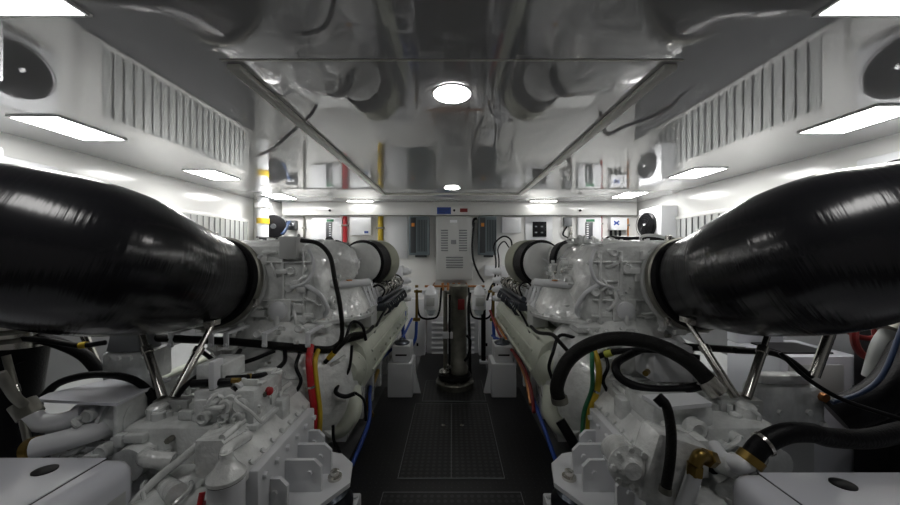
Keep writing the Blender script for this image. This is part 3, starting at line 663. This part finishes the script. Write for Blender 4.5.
# ================================================================ FLYWHEEL + GEARBOX
def gearbox(s):
    L = side(s); rnd = random.Random(5 if s < 0 else 9)
    X = lambda x, y, z: Vector((s * x, y, z))
    t = thing('gearbox', X(1.1, 1.7, 0), 'white marine gearbox in front of the %s engine' % L, 'gearbox')
    bell = MB().lathe(X(1.12, 2.30, .56), (0, -1, 0), [(0, .50), (.02, .52), (.06, .52), (.08, .50), (.22, .46), (.36, .34), (.40, .32)], 56)
    bell.bolts([X(1.12 + .485 * math.cos(a), 2.22, .56 + .485 * math.sin(a)) for a in [i * math.pi / 14 for i in range(28)]], (0, -1, 0), .014, .02)
    for i in range(12):
        a = i * math.pi / 6 + .1
        bell.box(X(1.12 + .40 * math.cos(a), 2.10, .56 + .40 * math.sin(a)), (.15, .16, .02), Matrix.Rotation(-s * a if s > 0 else math.pi + a, 3, 'Y') if s > 0 else Matrix.Rotation(a, 3, 'Y'), .004)
    bell.build('bell_housing', 'casting_white', t)
    body = MB()
    body.bb(s * .84, s * 1.38, 1.36, 1.92, .10, .70, .04)
    body.bb(s * .80, s * 1.42, 1.56, 1.64, .08, .72, .012)
    body.bb(s * .84, s * 1.20, 1.18, 1.50, .12, .52, .03)
    body.cyl(X(1.08, 1.37, .40), X(1.08, 1.12, .40), .15, .13, 30)
    body.cyl(X(1.28, 1.37, .58), X(1.28, 1.30, .58), .07, .065, 26)
    body.build('gear_case', 'engine_white', t)
    greeble(t, 'engine_white', rnd, X(.86, 1.36, .14), X(.50, 0, 0), X(0, 0, .54), (0, -1, 0), 44, (.015, .05))
    greeble(t, 'engine_white', rnd, X(.88, 1.18, .26), X(.30, 0, 0), X(0, 0, .24), (0, -1, 0), 14, (.012, .035))
    greeble(t, 'engine_white', rnd, X(.98, 1.40, .70), X(.40, 0, 0), X(0, .55, 0), (0, 0, 1), 36, (.012, .04))
    greeble(t, 'casting_white', rnd, X(.86, 1.93, .60), X(.5, 0, 0), X(0, 0, .38), (0, -1, .3), 40, (.02, .05))
    greeble(t, 'engine_white', rnd, X(.98, 1.19, .50), X(.30, 0, 0), X(0, .18, 0), (0, 0, 1), 14, (.015, .04))
    # sloping ledge plate towards the aisle
    MB().prism([X(.775, 1.24, .56), X(.775, 1.24, .60), X(.88, 1.26, .70), X(.98, 1.26, .70), X(.98, 1.26, .56)], (0, .56, 0)).build('side_ledge', 'casting_white', t)
    MB().tube([X(.885, 1.27, .705), X(.885, 1.80, .705)], .014, 10, smooth=False).bolts([X(.79, 1.28 + i * .075, .60) for i in range(7)], (-s, 0, .6), .011, .02).build('ledge_rail', 'casting_white', t)
    # control valve block
    if s < 0:
        MB().bb(-1.10, -.84, 1.40, 1.64, .68, .835, .014).bb(-1.12, -1.0, 1.44, 1.60, .83, .93, .01).bb(-1.11, -.82, 1.385, 1.66, .668, .692, .006).build('control_block', 'engine_white', t)
        greeble(t, 'casting_white', rnd, (-1.09, 1.40, .76), (.22, 0, 0), (0, 0, .06), (0, -1, 0), 9, (.008, .02))
        greeble(t, 'casting_white', rnd, (-.98, 1.42, .835), (.12, 0, 0), (0, .2, 0), (0, 0, 1), 9, (.01, .03))
        greeble(t, 'casting_white', rnd, (-.84, 1.42, .70), (0, .2, 0), (0, 0, .11), (1, 0, 0), 8, (.006, .015))
        for i, (x, r) in enumerate(((1.045, .028), (.965, .022), (.90, .024))):
            MB().lathe((-x, 1.40, .725), (0, -1, 0), [(0, r), (.022, r), (.026, r * .7), (.012, r * .45)], 20).build('plug', 'casting_white', t)
        MB().lathe((-.84, 1.50, .79), (1, -.3, .1), [(0, .018), (.018, .018), (.024, .01)], 16).build('red_cap', 'red', t)
        MB().cyl(P(192, 383, 1.42), P(232, 381, 1.44), .016).build('solenoid', 'black', t)
        MB().cyl(P(246, 378, 1.50), P(236, 388, 1.42), .020).build('solenoid', 'paint_white', t)
        MB().cyl(P(236, 388, 1.42), P(233, 390, 1.41), .017).build('solenoid_cap', 'black', t)
        MB().cyl(P(232, 380, 1.44), P(240, 380, 1.44), .012).build('solenoid_cap', 'brass', t)
        MB().bb(-1.035, -1.01, 1.40, 1.46, .835, .955, .004).build('bracket', 'paint_white', t)
    else:
        MB().bb(1.05, 1.26, 1.72, 1.9, .74, .93, .012).bb(1.10, 1.16, 1.70, 1.74, .93, .96, .004).build('control_block', 'paint_white', t)
        MB().prism([(.86, 1.34, .775), (1.07, 1.36, .785), (1.08, 1.46, .785), (.84, 1.46, .775)], (0, 0, .016)).build('cover_plate', 'paint_white', t)
        MB().bb(.84, 1.10, 1.38, 1.62, .68, .775, .02).build('valve_chest', 'engine_white', t)
        MB().cyl((1.02, 1.72, .80), (.99, 1.69, .80), .014).build('solenoid_cap', 'brass', t)
        MB().lathe((.99, 1.36, .70), (0, -1, 0), [(0, .045), (.03, .045), (.04, .03), (.03, .02)], 24).build('plug', 'casting_white', t)
        MB().lathe((1.02, 1.26, .62), (.3, -1, .3), [(0, .04), (.05, .04), (.06, .03)], 24).build('plug', 'casting_white', t)
    # pipes over the case
    MB().tube([X(.96, 1.36, .71), X(1.05, 1.30, .62), X(1.12, 1.24, .56), X(1.20, 1.16, .45)], .015, 12).tube([X(1.24, 1.34, .60), X(1.18, 1.28, .62), X(1.10, 1.30, .60)], .03, 14).cyl(X(1.12, 1.28, .52), X(1.0, 1.20, .54), .035).build('oil_pipes', 'casting_white', t)
    # bosses
    MB().lathe(X(1.20, 1.56, .70), (0, 0, 1), [(0, .06), (.03, .06), (.035, .045), (.05, .04)], 24).lathe(X(1.30, 1.46, .70), (0, 0, 1), [(0, .04), (.04, .04), (.05, .03)], 20).build('filler_cap', 'casting_white', t)
    # mounting arm with gusset plates and damper
    am = MB()
    zb = .36
    am.prism([X(.79, 1.30, zb - .02), X(.56, 1.38, zb - .02), X(.47, 1.52, zb - .02), X(.50, 1.66, zb - .02), X(.58, 1.74, zb - .02), X(.79, 1.80, zb - .02)], (0, 0, .02))
    am.build('mount_plate', 'paint_white', t)
    for i, (y, w_) in enumerate(((1.34, .12), (1.46, .21), (1.58, .21), (1.70, .13))):
        g = MB(); h = .14
        pl = [X(.79, y, zb), X(.79 - w_, y, zb), X(.79 - w_, y, zb + h * .78), X(.79 - w_ + .03, y, zb + h), X(.79, y, zb + h)]
        g.prism(pl, (0, .018, 0)); g.bolts([X(.79 - w_ + .05, y, zb + h * .6)], (0, -1, 0), .013, .01)
        g.build('gusset_plate', 'paint_white', t)
    MB().bb(s * .74, s * .80, 1.26, 1.78, .30, .585, .008).bolts([X(.74, 1.30 + i * .09, .545) for i in range(6)], (-s, 0, 0), .014, .016).build('mount_flange', 'paint_white', t)
    MB().lathe(X(.55, 1.55, zb), (0, 0, 1), [(0, .032), (.012, .032), (.014, .02), (.035, .02), (.04, .012)], 18).build('mount_nut', 'steel', t)
    MB().lathe(X(.58, 1.52, .20), (0, 0, 1), [(0, .11), (.03, .12), (.07, .12), (.10, .10), (.12, .10), (.14, .08)], 36).build('damper', 'dark_steel', t)
    MB().bb(s * .46, s * .78, 1.36, 1.68, .0, .20, .01).bolts([X(.48, 1.40 + i * .08, .19) for i in range(4)], (0, 0, 1), .012, .02).build('mount_foot', 'paint_white', t)
    # spin-on filter
    if s < 0:
        fc = X(.80, 1.17, .135)
        ft = MB().lathe(fc + Vector((0, 0, .24)), (0, 0, 1), [(0, .045), (.01, .058), (.24, .058), (.245, .054)], 32); f = ft.build('oil_filter', 'paint_white', t)
        MB().lathe(fc + Vector((0, 0, .484)), (0, 0, 1), [(0, .0605), (.006, .0605)], 28).build('gasket', 'black', t)
        MB().lathe(fc + Vector((0, 0, .487)), (0, 0, 1), [(0, .062), (.012, .062), (.045, .035), (.07, .022), (.09, .02)], 28).build('filter_head', 'casting_white', t)
        MB().tube([fc + Vector((0, 0, .55)), fc + Vector((s * .01, .02, .575)), fc + Vector((s * .02, .15, .55))], .022, 14).build('filter_elbow', 'casting_white', t)
        MB().bb(fc.x - .03, fc.x + .03, fc.y - .0605, fc.y - .056, .46, .57).build('filter_label', 'panel_grey', f)
        MB().tube([X(.885, 1.17, .57), X(.88, 1.15, .53)], .010, 10, smooth=False).bb(X(.885, 0, 0).x - .012, X(.885, 0, 0).x + .012, 1.15, 1.18, .50, .535, .003).build('red_lever', 'red', t)
    else:
        fl = MB().lathe((.655, 1.24, .63), (-.1, -1, .1), [(-.1, .06), (0, .06), (.02, .075), (.03, .075), (.035, .055), (.06, .03)], 36)
        fl.bolts([(.655 + .065 * math.cos(i * .785), 1.212, .633 + .065 * math.sin(i * .785)) for i in range(8)], (-.1, -1, .1), .011, .014)
        fl.build('round_flange', 'casting_white', t)
        MB().box((.80, 1.24, .62), (.20, .12, .26), Matrix.Rotation(.3, 3, 'Y'), .02).build('front_casting', 'casting_white', t)
    return t
gearbox(-1); gearbox(1)

# outer ancillary groups (heat exchanger, struts, plates)
def exchanger(s):
    L = side(s); rnd = random.Random(31 + s)
    X = lambda x, y, z: Vector((s * x, y, z))
    t = thing('sea_water_pump', X(1.5, 1.5, 0), 'white sea water pump body with thick white pipes, outboard of the %s gearbox' % L, 'pump')
    b_ = MB().bb(s * 1.42, s * 1.60, 1.40, 1.60, .10, .60, .03).bb(s * 1.38, s * 1.40, 1.36, 1.62, .30, .79, .006)
    b_.cyl(X(1.62, 1.44, .69), X(1.38, 1.46, .70), .075, .08, 28).cyl(X(1.46, 1.455, .697), X(1.475, 1.455, .697), .095, .095, 28).cyl(X(1.50, 1.455, .695), X(1.515, 1.455, .695), .095, .095, 28)
    b_.build('pump_body', 'engine_white', t)
    greeble(t, 'engine_white', rnd, X(1.40, 1.36, .45), X(.20, 0, 0), X(0, 0, .32), (0, -1, 0), 16)
    MB().tube([P(82, 414, 1.38), P(62, 421, 1.35), P(40, 422, 1.33), P(28, 412, 1.32)], .034, 18).build('upper_pipe', 'paint_white', t)
    MB().cyl(P(31, 415, 1.32), P(22, 402, 1.32), .040).build('pipe_nut', 'dull_steel', t)
    MB().tube([P(128, 420, 1.46), P(78, 436, 1.33), P(34, 448, 1.27)], .040, 18).build('lower_pipe', 'paint_white', t)
    MB().lathe(P(38, 447, 1.275), (-1, -.1, -.3), [(0, .044), (.025, .045), (.03, .04)], 24).build('pipe_collar', 'brass', t)
    return t
exchanger(-1)

def struts(s):
    """stainless support legs that carry the duct"""
    L = side(s)
    X = lambda x, y, z: Vector((s * x, y, z))
    t = thing('duct_support', X(1.5, 1.78, 0), 'pair of stainless legs in a V carrying the %s duct' % L, 'support')
    if s < 0: a, c, base = P(212, 324, 1.74), P(138, 322, 1.64), P(168, 397, 1.50)
    else: a, c, base = P(688, 321, 1.74), P(772, 322, 1.64), P(741, 397, 1.50)
    for p, b2 in ((a, base + X(-.025, 0, 0)), (c, base + X(.025, 0, 0))):
        lg = MB().cyl(p, b2, .013).cyl(p.lerp(b2, .35), p.lerp(b2, .43), .024).build('leg', 'steel', t)
        MB().cyl(p.lerp(b2, .43), b2, .019).build('leg_sleeve', 'steel', lg)
    MB().box(base + Vector((0, .02, -.045)), (.19, .06, .07), None, .006).bolts([base + Vector((q, -.01, -.04)) for q in (-.06, 0, .06)], (0, -1, 0), .011, .01).build('foot_bracket', 'panel_grey', t)
    MB().box(a + Vector((0, 0, .012)), (.06, .05, .03), None, .004).bolts([a + Vector((0, -.02, .0))], (0, -1, 0), .014, .02).build('top_clevis', 'steel', t)
struts(-1); struts(1)

# generator enclosures at the bottom corners
def enclosure(s):
    L = side(s); z = .67
    if s < 0: xi, yf = 1.165, 1.235
    else: xi, yf = .95, 1.155
    t = thing('generator_enclosure', (s * 1.75, .75, 0), 'white sound enclosure with rounded edges at the bottom %s corner' % L, 'enclosure')
    MB().bb(s * xi, s * 2.2, .35, yf, 0, z, .06).build('enclosure_body', 'enclosure_white', t)
    MB().bb(s * (xi + .09), s * 2.1, .42, yf - .035, z, z + .004, .0015).build('top_panel', 'enclosure_white', t)
    g = MB(); q = .004; a, b_, c, d = xi + .09, 2.1, .42, yf - .035
    g.bb(s * (a - q), s * a, c, d, z, z + .0015).bb(s * a, s * b_, d, d + q, z, z + .0015)
    g.build('panel_gap', 'black', t)
    MB().bb(s * (xi - .004), s * xi, .42, yf - .06, .06, z - .10, .001).build('side_panel', 'panel_grey', t)
    k = P(45, 470, 1) if s < 0 else P(843, 484, 1)
    f = (z + .004 - EYE) / (k.z - EYE); c = Vector((k.x * f, k.y * f, z + .004))
    MB().lathe(c, (0, 0, 1), [(0, .03), (.003, .03), (.005, .022)], 28, (1.15, 1.0)).build('lift_handle', 'black', t)
enclosure(-1); enclosure(1)

# boxes and plates outboard of the left gearbox
def ubox(name, x0, x1, y0, y1, Y, d, m, label, cat, bev=.01, drop=None):
    a = P(x0, y0, Y); b_ = P(x1, y1, Y)
    mb = MB().bb(a.x, b_.x, Y, Y + d, b_.z, a.z, bev)
    return mb, a, b_
t = thing('valve_actuator', P(124, 380, 1.75), 'grey topped actuator box on a white valve body left of the V legs', 'valve')
a = P(105, 333, 1.75); b_ = P(140, 352, 1.75)
MB().box(((a.x + b_.x) / 2, 1.82, (a.z + b_.z) / 2), (b_.x - a.x, .14, a.z - b_.z), None, .008, (.8, .9)).build('actuator_cap', 'mid_grey', t)
MB().bb(a.x - .02, b_.x + .03, 1.75, 1.92, b_.z - .17, b_.z, .015).bolts([(a.x + .02 + i * .06, 1.75, b_.z - .03) for i in range(4)], (0, -1, 0), .01, .012).build('valve_body', 'engine_white', t)
MB().bb(a.x + .02, b_.x - .02, 1.77, 1.90, 0, b_.z - .17, .01).build('stand', 'engine_white', t)
def shelf(s):
    X = lambda x, y, z: Vector((s * x, y, z))
    t = thing('cover_plate', X(1.58, 1.5, .8), 'flat white cover plate lying on the %s sea water pump' % side(s), 'plate')
    MB().prism([X(1.36, 1.34, .795), X(1.74, 1.38, .795), X(1.76, 1.44, .795), X(1.66, 1.60, .795), X(1.38, 1.62, .795)], (0, 0, .012)).build('plate_body', 'enclosure_white', t)
shelf(-1)

# ---------------------------------------------------------------- hull stringer, stainless riser and hoses at the left edge
t = thing('hull_stringer', (-2.3, 2.6, .3), 'pale grey sloping stringer against the left wall', 'beam')
MB().prism([(-2.615, 1.6, .55), (-2.30, 1.6, .40), (-2.30, 1.6, .10), (-2.615, 1.6, 0)], (0, 2.6, 0)).build('stringer_body', 'hull_grey', t)
MB().tube([(-2.30, 1.6, .43), (-2.30, 4.2, .43)], .03, 12, smooth=False).build('stringer_pipe', 'cream', t)
t = thing('hull_stringer', (2.3, 2.9, .3), 'pale grey sloping stringer against the right wall', 'beam')
MB().prism([(2.615, 2.4, .45), (2.35, 2.4, .35), (2.35, 2.4, .10), (2.615, 2.4, 0)], (0, 1.9, 0)).build('stringer_body', 'hull_grey', t)
t = thing('exhaust_riser', P(18, 330, 1.75), 'stainless steel riser with stacked clamp rings at the left edge', 'pipe')
c = P(15, 330, 1.75); dz = .12
MB().lathe((c.x, c.y, .92), (0, 0, 1), [(0, .12), (.20, .12), (.27, .11), (.32, .07), (.34, .03)], 36).build('riser_body', 'steel', t)
k = MB()
for i in range(4): k.torus((c.x, c.y, .97 + i * .045), (0, 0, 1), .125, .012, 36, 8)
k.build('clamp_rings', 'dull_steel', t)
MB().bb(c.x + .10, c.x + .26, c.y - .05, c.y - .03, 1.055, 1.08).bb(c.x + .22, c.x + .26, c.y - .06, c.y - .03, 1.04, 1.10).build('latch_bolts', 'dark_red', t)
hose('exhaust_hose', [(c.x, c.y, .93), (c.x - .02, c.y - .02, .6), (c.x + .05, c.y - .05, .3), (c.x + .2, c.y - .05, .13)], .125, 'rubber', 'wide black exhaust hose dropping below the stainless riser at the left edge', n=28)
hose('hose', [P(20, 365, 1.7), P(8, 345, 1.72), P(40, 338, 1.76), P(80, 352, 1.8), P(100, 372, 1.82)], .03, 'rubber', 'black hose arching from the left edge towards the valve body')
hose('hose', [P(14, 338, 1.7), P(45, 340, 1.7), P(80, 345, 1.72), P(105, 342, 1.74)], .014, 'black', 'thin black hose running level above the arching hose at the left edge', clamps=((2, 'yellow', .03),))
hose('hose', [P(40, 400, 1.45), P(60, 382, 1.48), P(95, 374, 1.5), P(130, 378, 1.5), P(150, 392, 1.5), P(152, 405, 1.5)], .016, 'rubber', 'black hose lying in an arc over the white cover plate')
hose('hose', [P(6, 355, 1.3), P(14, 385, 1.3), P(22, 415, 1.3), P(30, 450, 1.28)], .012, 'dull_steel', 'braided steel hose falling steeply at the left edge', clamps=((1, 'steel', .03),))
hose('hose', [P(0, 372, 1.22), P(14, 395, 1.25), P(24, 404, 1.28)], .016, 'dull_steel', 'short steel hose slanting to the upper white pipe at the left edge')
# struts behind (left far leg)
t = thing('brace_rod', P(90, 360, 1.9), 'single stainless brace rod under the left duct', 'rod')
MB().cyl(P(77, 318, 1.9), P(98, 366, 1.9), .02).cyl(P(98, 366, 1.9), P(101, 372, 1.9), .03).build('rod_body', 'steel', t)
t = thing('brace_rod', P(815, 372, 1.6), 'thick stainless brace rod under the right duct near the white cabinet', 'rod')
MB().cyl(P(834, 322, 1.6), P(814, 376, 1.6), .022).build('rod_body', 'steel', t)

# looms along the engines
def loom(s, pts, r, label):
    hose('wiring_loom', pts, r, 'sheath', label, 'wiring loom')
loom(-1, [P(148, 337, 1.86), P(190, 339, 1.88), P(230, 341, 1.9), P(275, 345, 1.9), P(300, 347, 1.95), P(330, 349, 2.05), P(345, 340, 2.15), P(362, 335, 2.25)], .022, 'thick black wiring loom running level under the left engine housing')
loom(1, [P(745, 350, 1.86), P(700, 347, 1.88), P(670, 346, 1.9), P(640, 350, 1.9), P(600, 352, 1.95)], .02, 'black wiring loom running level under the right engine housing')
for i, px in enumerate((173, 213, 228, 266, 309)):
    q = P(px, 340, 1.87)
    MB().bb(q.x - .014, q.x + .014, 1.85, 1.862, q.z - .035, q.z + .045, .004).bb(q.x - .014, q.x + .014, 1.85, 2.06, q.z + .035, q.z + .05, .003).bolts([(q.x, 1.85, q.z - .02)], (0, -1, 0), .01, .01).build('loom_clip', 'paint_white', label='white clip on the level black loom of the left engine, %s of the five' % ('leftmost', 'second', 'middle', 'fourth', 'rightmost')[i], cat='clip', group='loom clips')
hose('cable', [P(301, 240, 2.0), P(318, 243, 2.0), P(330, 256, 2.0), P(335, 280, 1.98), P(340, 305, 1.98), P(342, 335, 2.0), P(334, 352, 2.0), P(325, 362, 2.0)], .0135, 'sheath', 'black cable arching over the left engine and dropping down its front', 'cable', clamps=((6, 'yellow', .05),))
hose('cable', [P(345, 340, 2.1), P(352, 322, 2.2), P(362, 325, 2.2), P(366, 340, 2.2)], .010, 'black', 'short black cable looping by the grey sensor box of the left engine', 'cable')
hose('cable', [P(352, 345, 2.1), P(350, 365, 2.1), P(345, 376, 2.1), P(335, 380, 2.1)], .009, 'black', 'thin black cable hanging near the cream end cap of the left engine', 'cable')
hose('cable', [P(338, 384, 2.05), P(336, 392, 2.0), P(345, 396, 2.0), P(355, 393, 2.0)], .013, 'black', 'short black cable under the cream end cap of the left engine', 'cable')
hose('cable', [P(355, 392, 2.0), P(364, 400, 2.0), P(366, 420, 2.0)], .008, 'black', 'very thin black cable hanging beside the left engine sump', 'cable')
hose('hose', [P(311, 346, 1.98), P(309, 360, 1.86), P(311, 385, 1.84), P(314, 412, 1.84), P(313, 440, 1.84)], .019, 'red', 'bright red hose hanging beside the left gearbox', clamps=((2, 'steel', .012),))
hose('hose', [P(318, 350, 1.98), P(315, 362, 1.88), P(317, 386, 1.86), P(320, 412, 1.86), P(319, 440, 1.86)], .014, 'yellow', 'yellow hose hanging behind the red hose beside the left gearbox')
hose('hose', [P(285, 350, 1.9), P(284, 362, 1.8), P(270, 372, 1.62), P(252, 376, 1.5), P(222, 378, 1.46), P(200, 380, 1.46)], .012, 'rubber', 'black hose crossing the top of the left gearbox control block', clamps=((3, 'brass', .02),))
hose('hose', [P(178, 395, 1.5), P(187, 384, 1.5), P(205, 372, 1.5), P(228, 366, 1.5), P(240, 350, 1.8)], .012, 'rubber', 'black hose rising behind the left gearbox control block')
hose('hose', [P(200, 350, 1.9), P(225, 365, 1.85), P(250, 360, 1.85), P(275, 350, 1.9)], .012, 'black', 'black hose sagging in front of the left bell housing')
hose('hose', [P(333, 425, 1.95), P(334, 440, 1.95), P(340, 452, 1.95)], .009, 'black', 'short black strap on the left engine sump', 'strap')
hose('hose', [P(412, 318, 3.9), P(400, 340, 3.6), P(376, 365, 3.1), P(370, 390, 2.7), P(369, 420, 2.4), P(352, 465, 2.15)], .014, 'blue', 'blue hose running along the left edge of the walkway')
hose('hose', [P(378, 370, 3.0), P(368, 400, 2.65), P(372, 415, 2.5)], .018, 'brass', 'short brass coloured pipe beside the left edge of the walkway', 'pipe')
for s, q in ((-1, 0), (1, 1)):
    sd = side(s); m_ = (lambda px: px) if s < 0 else (lambda px: 904 - px)
    hose('cable', [P(m_(335), 352, 2.0), P(m_(344), 342, 1.98), P(m_(352), 334, 2.05), P(m_(366), 332, 2.25), P(m_(373), 326, 2.4)], .012, 'sheath', 'black cable joining the loom to the cream cover of the %s engine' % sd, 'cable')
    hose('cable', [P(m_(386), 308, 2.9), P(m_(378), 322, 2.7), P(m_(372), 338, 2.45)], .010, 'black', 'short black cable lying on the cream cover of the %s engine' % sd, 'cable')
    hose('cable', [P(m_(300), 352, 1.9), P(m_(296), 366, 1.84), P(m_(301), 380, 1.82), P(m_(296), 392, 1.80)], .010, 'black', 'thin black cable hanging in front of the bell housing of the %s gearbox' % sd, 'cable')
# right engine hoses
hose('coolant_hose', [P(560, 402, 1.75), P(557, 385, 1.75), P(568, 360, 1.75), P(590, 344, 1.72), P(620, 338, 1.68), P(655, 344, 1.62), P(690, 362, 1.55), P(718, 392, 1.5)], .036, 'sheath', 'thick black braided hose arching over the right gearbox', clamps=((0, 'dull_steel', .03), (7, 'steel', .07)), n=20)
hose('hose', [P(650, 345, 1.9), P(628, 355, 1.75), P(616, 364, 1.65), P(621, 378, 1.6), P(645, 388, 1.55), P(680, 389, 1.55), P(705, 384, 1.55)], .020, 'rubber', 'black hose curling under the arch over the right gearbox')
hose('hose', [P(700, 358, 1.6), P(660, 350, 1.7), P(630, 350, 1.8), P(612, 352, 1.85), P(598, 356, 1.9)], .016, 'rubber', 'black hose with a yellow band running under the thick arch', clamps=((3, 'green_yellow', .04),))
hose('hose', [P(594, 350, 1.9), P(599, 368, 1.84), P(597, 390, 1.82), P(590, 410, 1.82), P(588, 438, 1.82)], .017, 'yellow', 'yellow hose curving down beside the right gearbox', clamps=((2, 'steel', .012),))
hose('hose', [P(592, 346, 1.93), P(592, 362, 1.84), P(592, 388, 1.83), P(584, 412, 1.83), P(582, 440, 1.83)], .012, 'green', 'thin green hose behind the yellow hose of the right gearbox')
hose('cable', [P(578, 338, 2.1), P(560, 335, 2.15), P(553, 352, 2.1), P(549, 366, 2.1), P(552, 378, 2.1)], .011, 'black', 'thin black cable bending down the cream cover of the right engine', 'cable')
hose('hose', [P(657, 396, 1.2), P(666, 405, 1.18), P(671, 430, 1.16), P(670, 460, 1.15), P(665, 492, 1.15)], .017, 'sheath', 'black ribbed cable hanging straight down the front of the right gearbox', clamps=((0, 'black', .03), (4, 'dull_steel', .02)))
hose('hose', [P(748, 462, 1.2), P(762, 444, 1.2), P(785, 433, 1.2), P(810, 432, 1.2), P(830, 437, 1.22), P(870, 438, 1.25), P(905, 430, 1.3)], .034, 'rubber', 'thick black rubber hose running right from a brass collar above the right enclosure', clamps=((0, 'brass', .03), (1, 'steel', .012)), n=20)
hose('hose', [P(780, 352, 1.6), P(800, 372, 1.55), P(822, 388, 1.5), P(850, 402, 1.45), P(905, 420, 1.35)], .010, 'black', 'thin black cable slanting across the white cabinet to the right edge', 'cable')
hose('hose', [P(735, 350, 1.7), P(770, 352, 1.7), P(790, 360, 1.66), P(812, 378, 1.6)], .016, 'rubber', 'black hose running from the V legs towards the white cabinet')
hose('hose', [P(912, 350, 1.6), P(895, 382, 1.55), P(870, 402, 1.55), P(835, 415, 1.6)], .075, 'rubber', 'wide black hose curving down from the right edge', n=24)
hose('hose', [P(904, 322, 1.55), P(884, 372, 1.5), P(862, 392, 1.5), P(832, 402, 1.52)], .010, 'pale_blue', 'blue edged hose following the top of the wide black hose')
hose('hose', [P(492, 335, 3.9), P(508, 345, 3.6), P(522, 368, 3.1), P(532, 395, 2.7), P(545, 430, 2.3), P(562, 478, 2.0)], .014, 'blue', 'blue hose running along the right edge of the walkway')
hose('hose', [P(490, 310, 3.9), P(500, 335, 3.6), P(520, 360, 3.0), P(530, 385, 2.7), P(534, 412, 2.5)], .014, 'dark_red', 'dark red hose running beside the right cream cover')
hose('hose', [P(494, 318, 3.9), P(508, 342, 3.5), P(524, 372, 2.95), P(531, 404, 2.6)], .016, 'copper', 'copper coloured pipe along the foot of the right cream cover', 'pipe')
hose('hose', [P(560, 420, 1.95), P(572, 440, 1.9), P(576, 450, 1.9)], .03, 'rubber', 'short black hose behind the right mounting arm')
# brass elbow with white hose
t = thing('brass_elbow', P(694, 475, 1.15), 'brass elbow fitting on the front of the right gearbox', 'fitting')
MB().tube([P(709, 458, 1.17), P(700, 455, 1.15), P(695, 464, 1.15)], .021, 14).build('elbow_body', 'brass', t)
MB().cyl(P(706, 457, 1.16), P(711, 458, 1.18), .030, None, 6).build('hex_nut', 'brass', t)
MB().cyl(P(695, 464, 1.15), P(694, 474, 1.15), .026, None, 6).build('hex_nut', 'brass', t)
hose('hose', [P(694, 474, 1.15), P(689, 490, 1.15), P(682, 508, 1.15)], .024, 'paint_white', 'white hose dropping from the brass elbow')
t = thing('pipe_elbow', P(735, 470, 1.2), 'white pipe stub feeding the brass collar of the thick black hose', 'pipe')
MB().tube([P(712, 445, 1.3), P(722, 458, 1.25), P(738, 464, 1.2), P(748, 462, 1.2)], .03, 16).build('elbow_body', 'paint_white', t)
# right-hand white box behind strut
t = thing('cooler_box', P(790, 430, 1.62), 'white cast cooler box with bolts below the slanting thin cable', 'cooler')
a = P(757, 386, 1.62); b_ = P(828, 436, 1.62)
MB().bb(a.x, b_.x, 1.62, 1.72, b_.z, a.z, .03).bb(a.x + .03, b_.x - .05, 1.63, 1.71, a.z, a.z + .05, .02).bolts([(a.x + .04 + i * .07, 1.62, b_.z + .06 + (i % 2) * .06) for i in range(5)], (0, -1, 0), .016, .014).build('cooler_body', 'engine_white', t)
MB().bb(a.x + .05, b_.x - .05, 1.63, 1.71, 0, b_.z, .01).build('cooler_stand', 'hull_grey', t)
MB().lathe((b_.x - .03, 1.62, a.z - .05), (0, -1, 0), [(0, .022), (.02, .02)], 16).build('round_port', 'copper', t)
# white cabinet right background
t = thing('chest_cabinet', P(828, 405, 2.05), 'white chest cabinet with a raised back against the right wall', 'cabinet')
a = P(780, 356, 2.05); b_ = P(862, 404, 2.05)
MB().bb(a.x, b_.x, 2.05, 2.45, .0, a.z, .012).build('cabinet_body', 'enclosure_white', t)
MB().bb(a.x + .05, b_.x - .12, 2.042, 2.052, b_.z + .02, a.z - .05, .003).build('front_panel', 'panel_grey', t)
MB().bb(b_.x - .06, b_.x - .045, 2.04, 2.05, b_.z + .06, b_.z + .12).build('keyhole', 'black', t)
MB().bb(a.x - .0, b_.x - .18, 2.35, 2.45, a.z, a.z + .17, .01).build('raised_back', 'enclosure_white', t)
MB().bb(a.x + .08, b_.x - .12, 2.1, 2.34, a.z, a.z + .01).build('dark_tray', 'black', t)
# red pump parts in the right background
t = thing('fire_pump', P(880, 360, 2.05), 'red pipework of a fire pump in the dark right background', 'pump')
c = P(868, 338, 1.80)
MB().torus(c, (0.2, -1, .1), .10, .018, 28, 8).torus(c + Vector((.12, .05, .02)), (0.6, -1, .1), .08, .014, 28, 8).tube([c + Vector((-.15, .05, .08)), c, c + Vector((.2, 0, .08))], .014, 10).tube([c + Vector((.1, .0, .1)), c + Vector((.1, .0, -.2)), c + Vector((.1, .0, -.4))], .03, 12).build('pump_pipes', 'dark_red', t)
MB().bb(2.46, 2.60, 1.86, 2.03, .0, 1.12, .02).build('dark_backing', 'black', t)  # black box added to keep the background behind the red pipes dark
MB().cyl(c + Vector((.1, -.1, -.22)), c + Vector((.1, -.16, -.22)), .03).build('yellow_cap', 'yellow', t)
t = thing('lagged_pipe', P(885, 375, 1.7), 'grey lagged pipe rising steeply at the right edge', 'pipe')
MB().tube([P(876, 378, 1.7), P(886, 345, 1.68), P(902, 325, 1.66)], .05, 18).build('pipe_body', 'panel_grey', t)
MB().cyl(P(893, 333, 1.66), P(898, 328, 1.66), .062).build('pipe_collar', 'dull_steel', t)
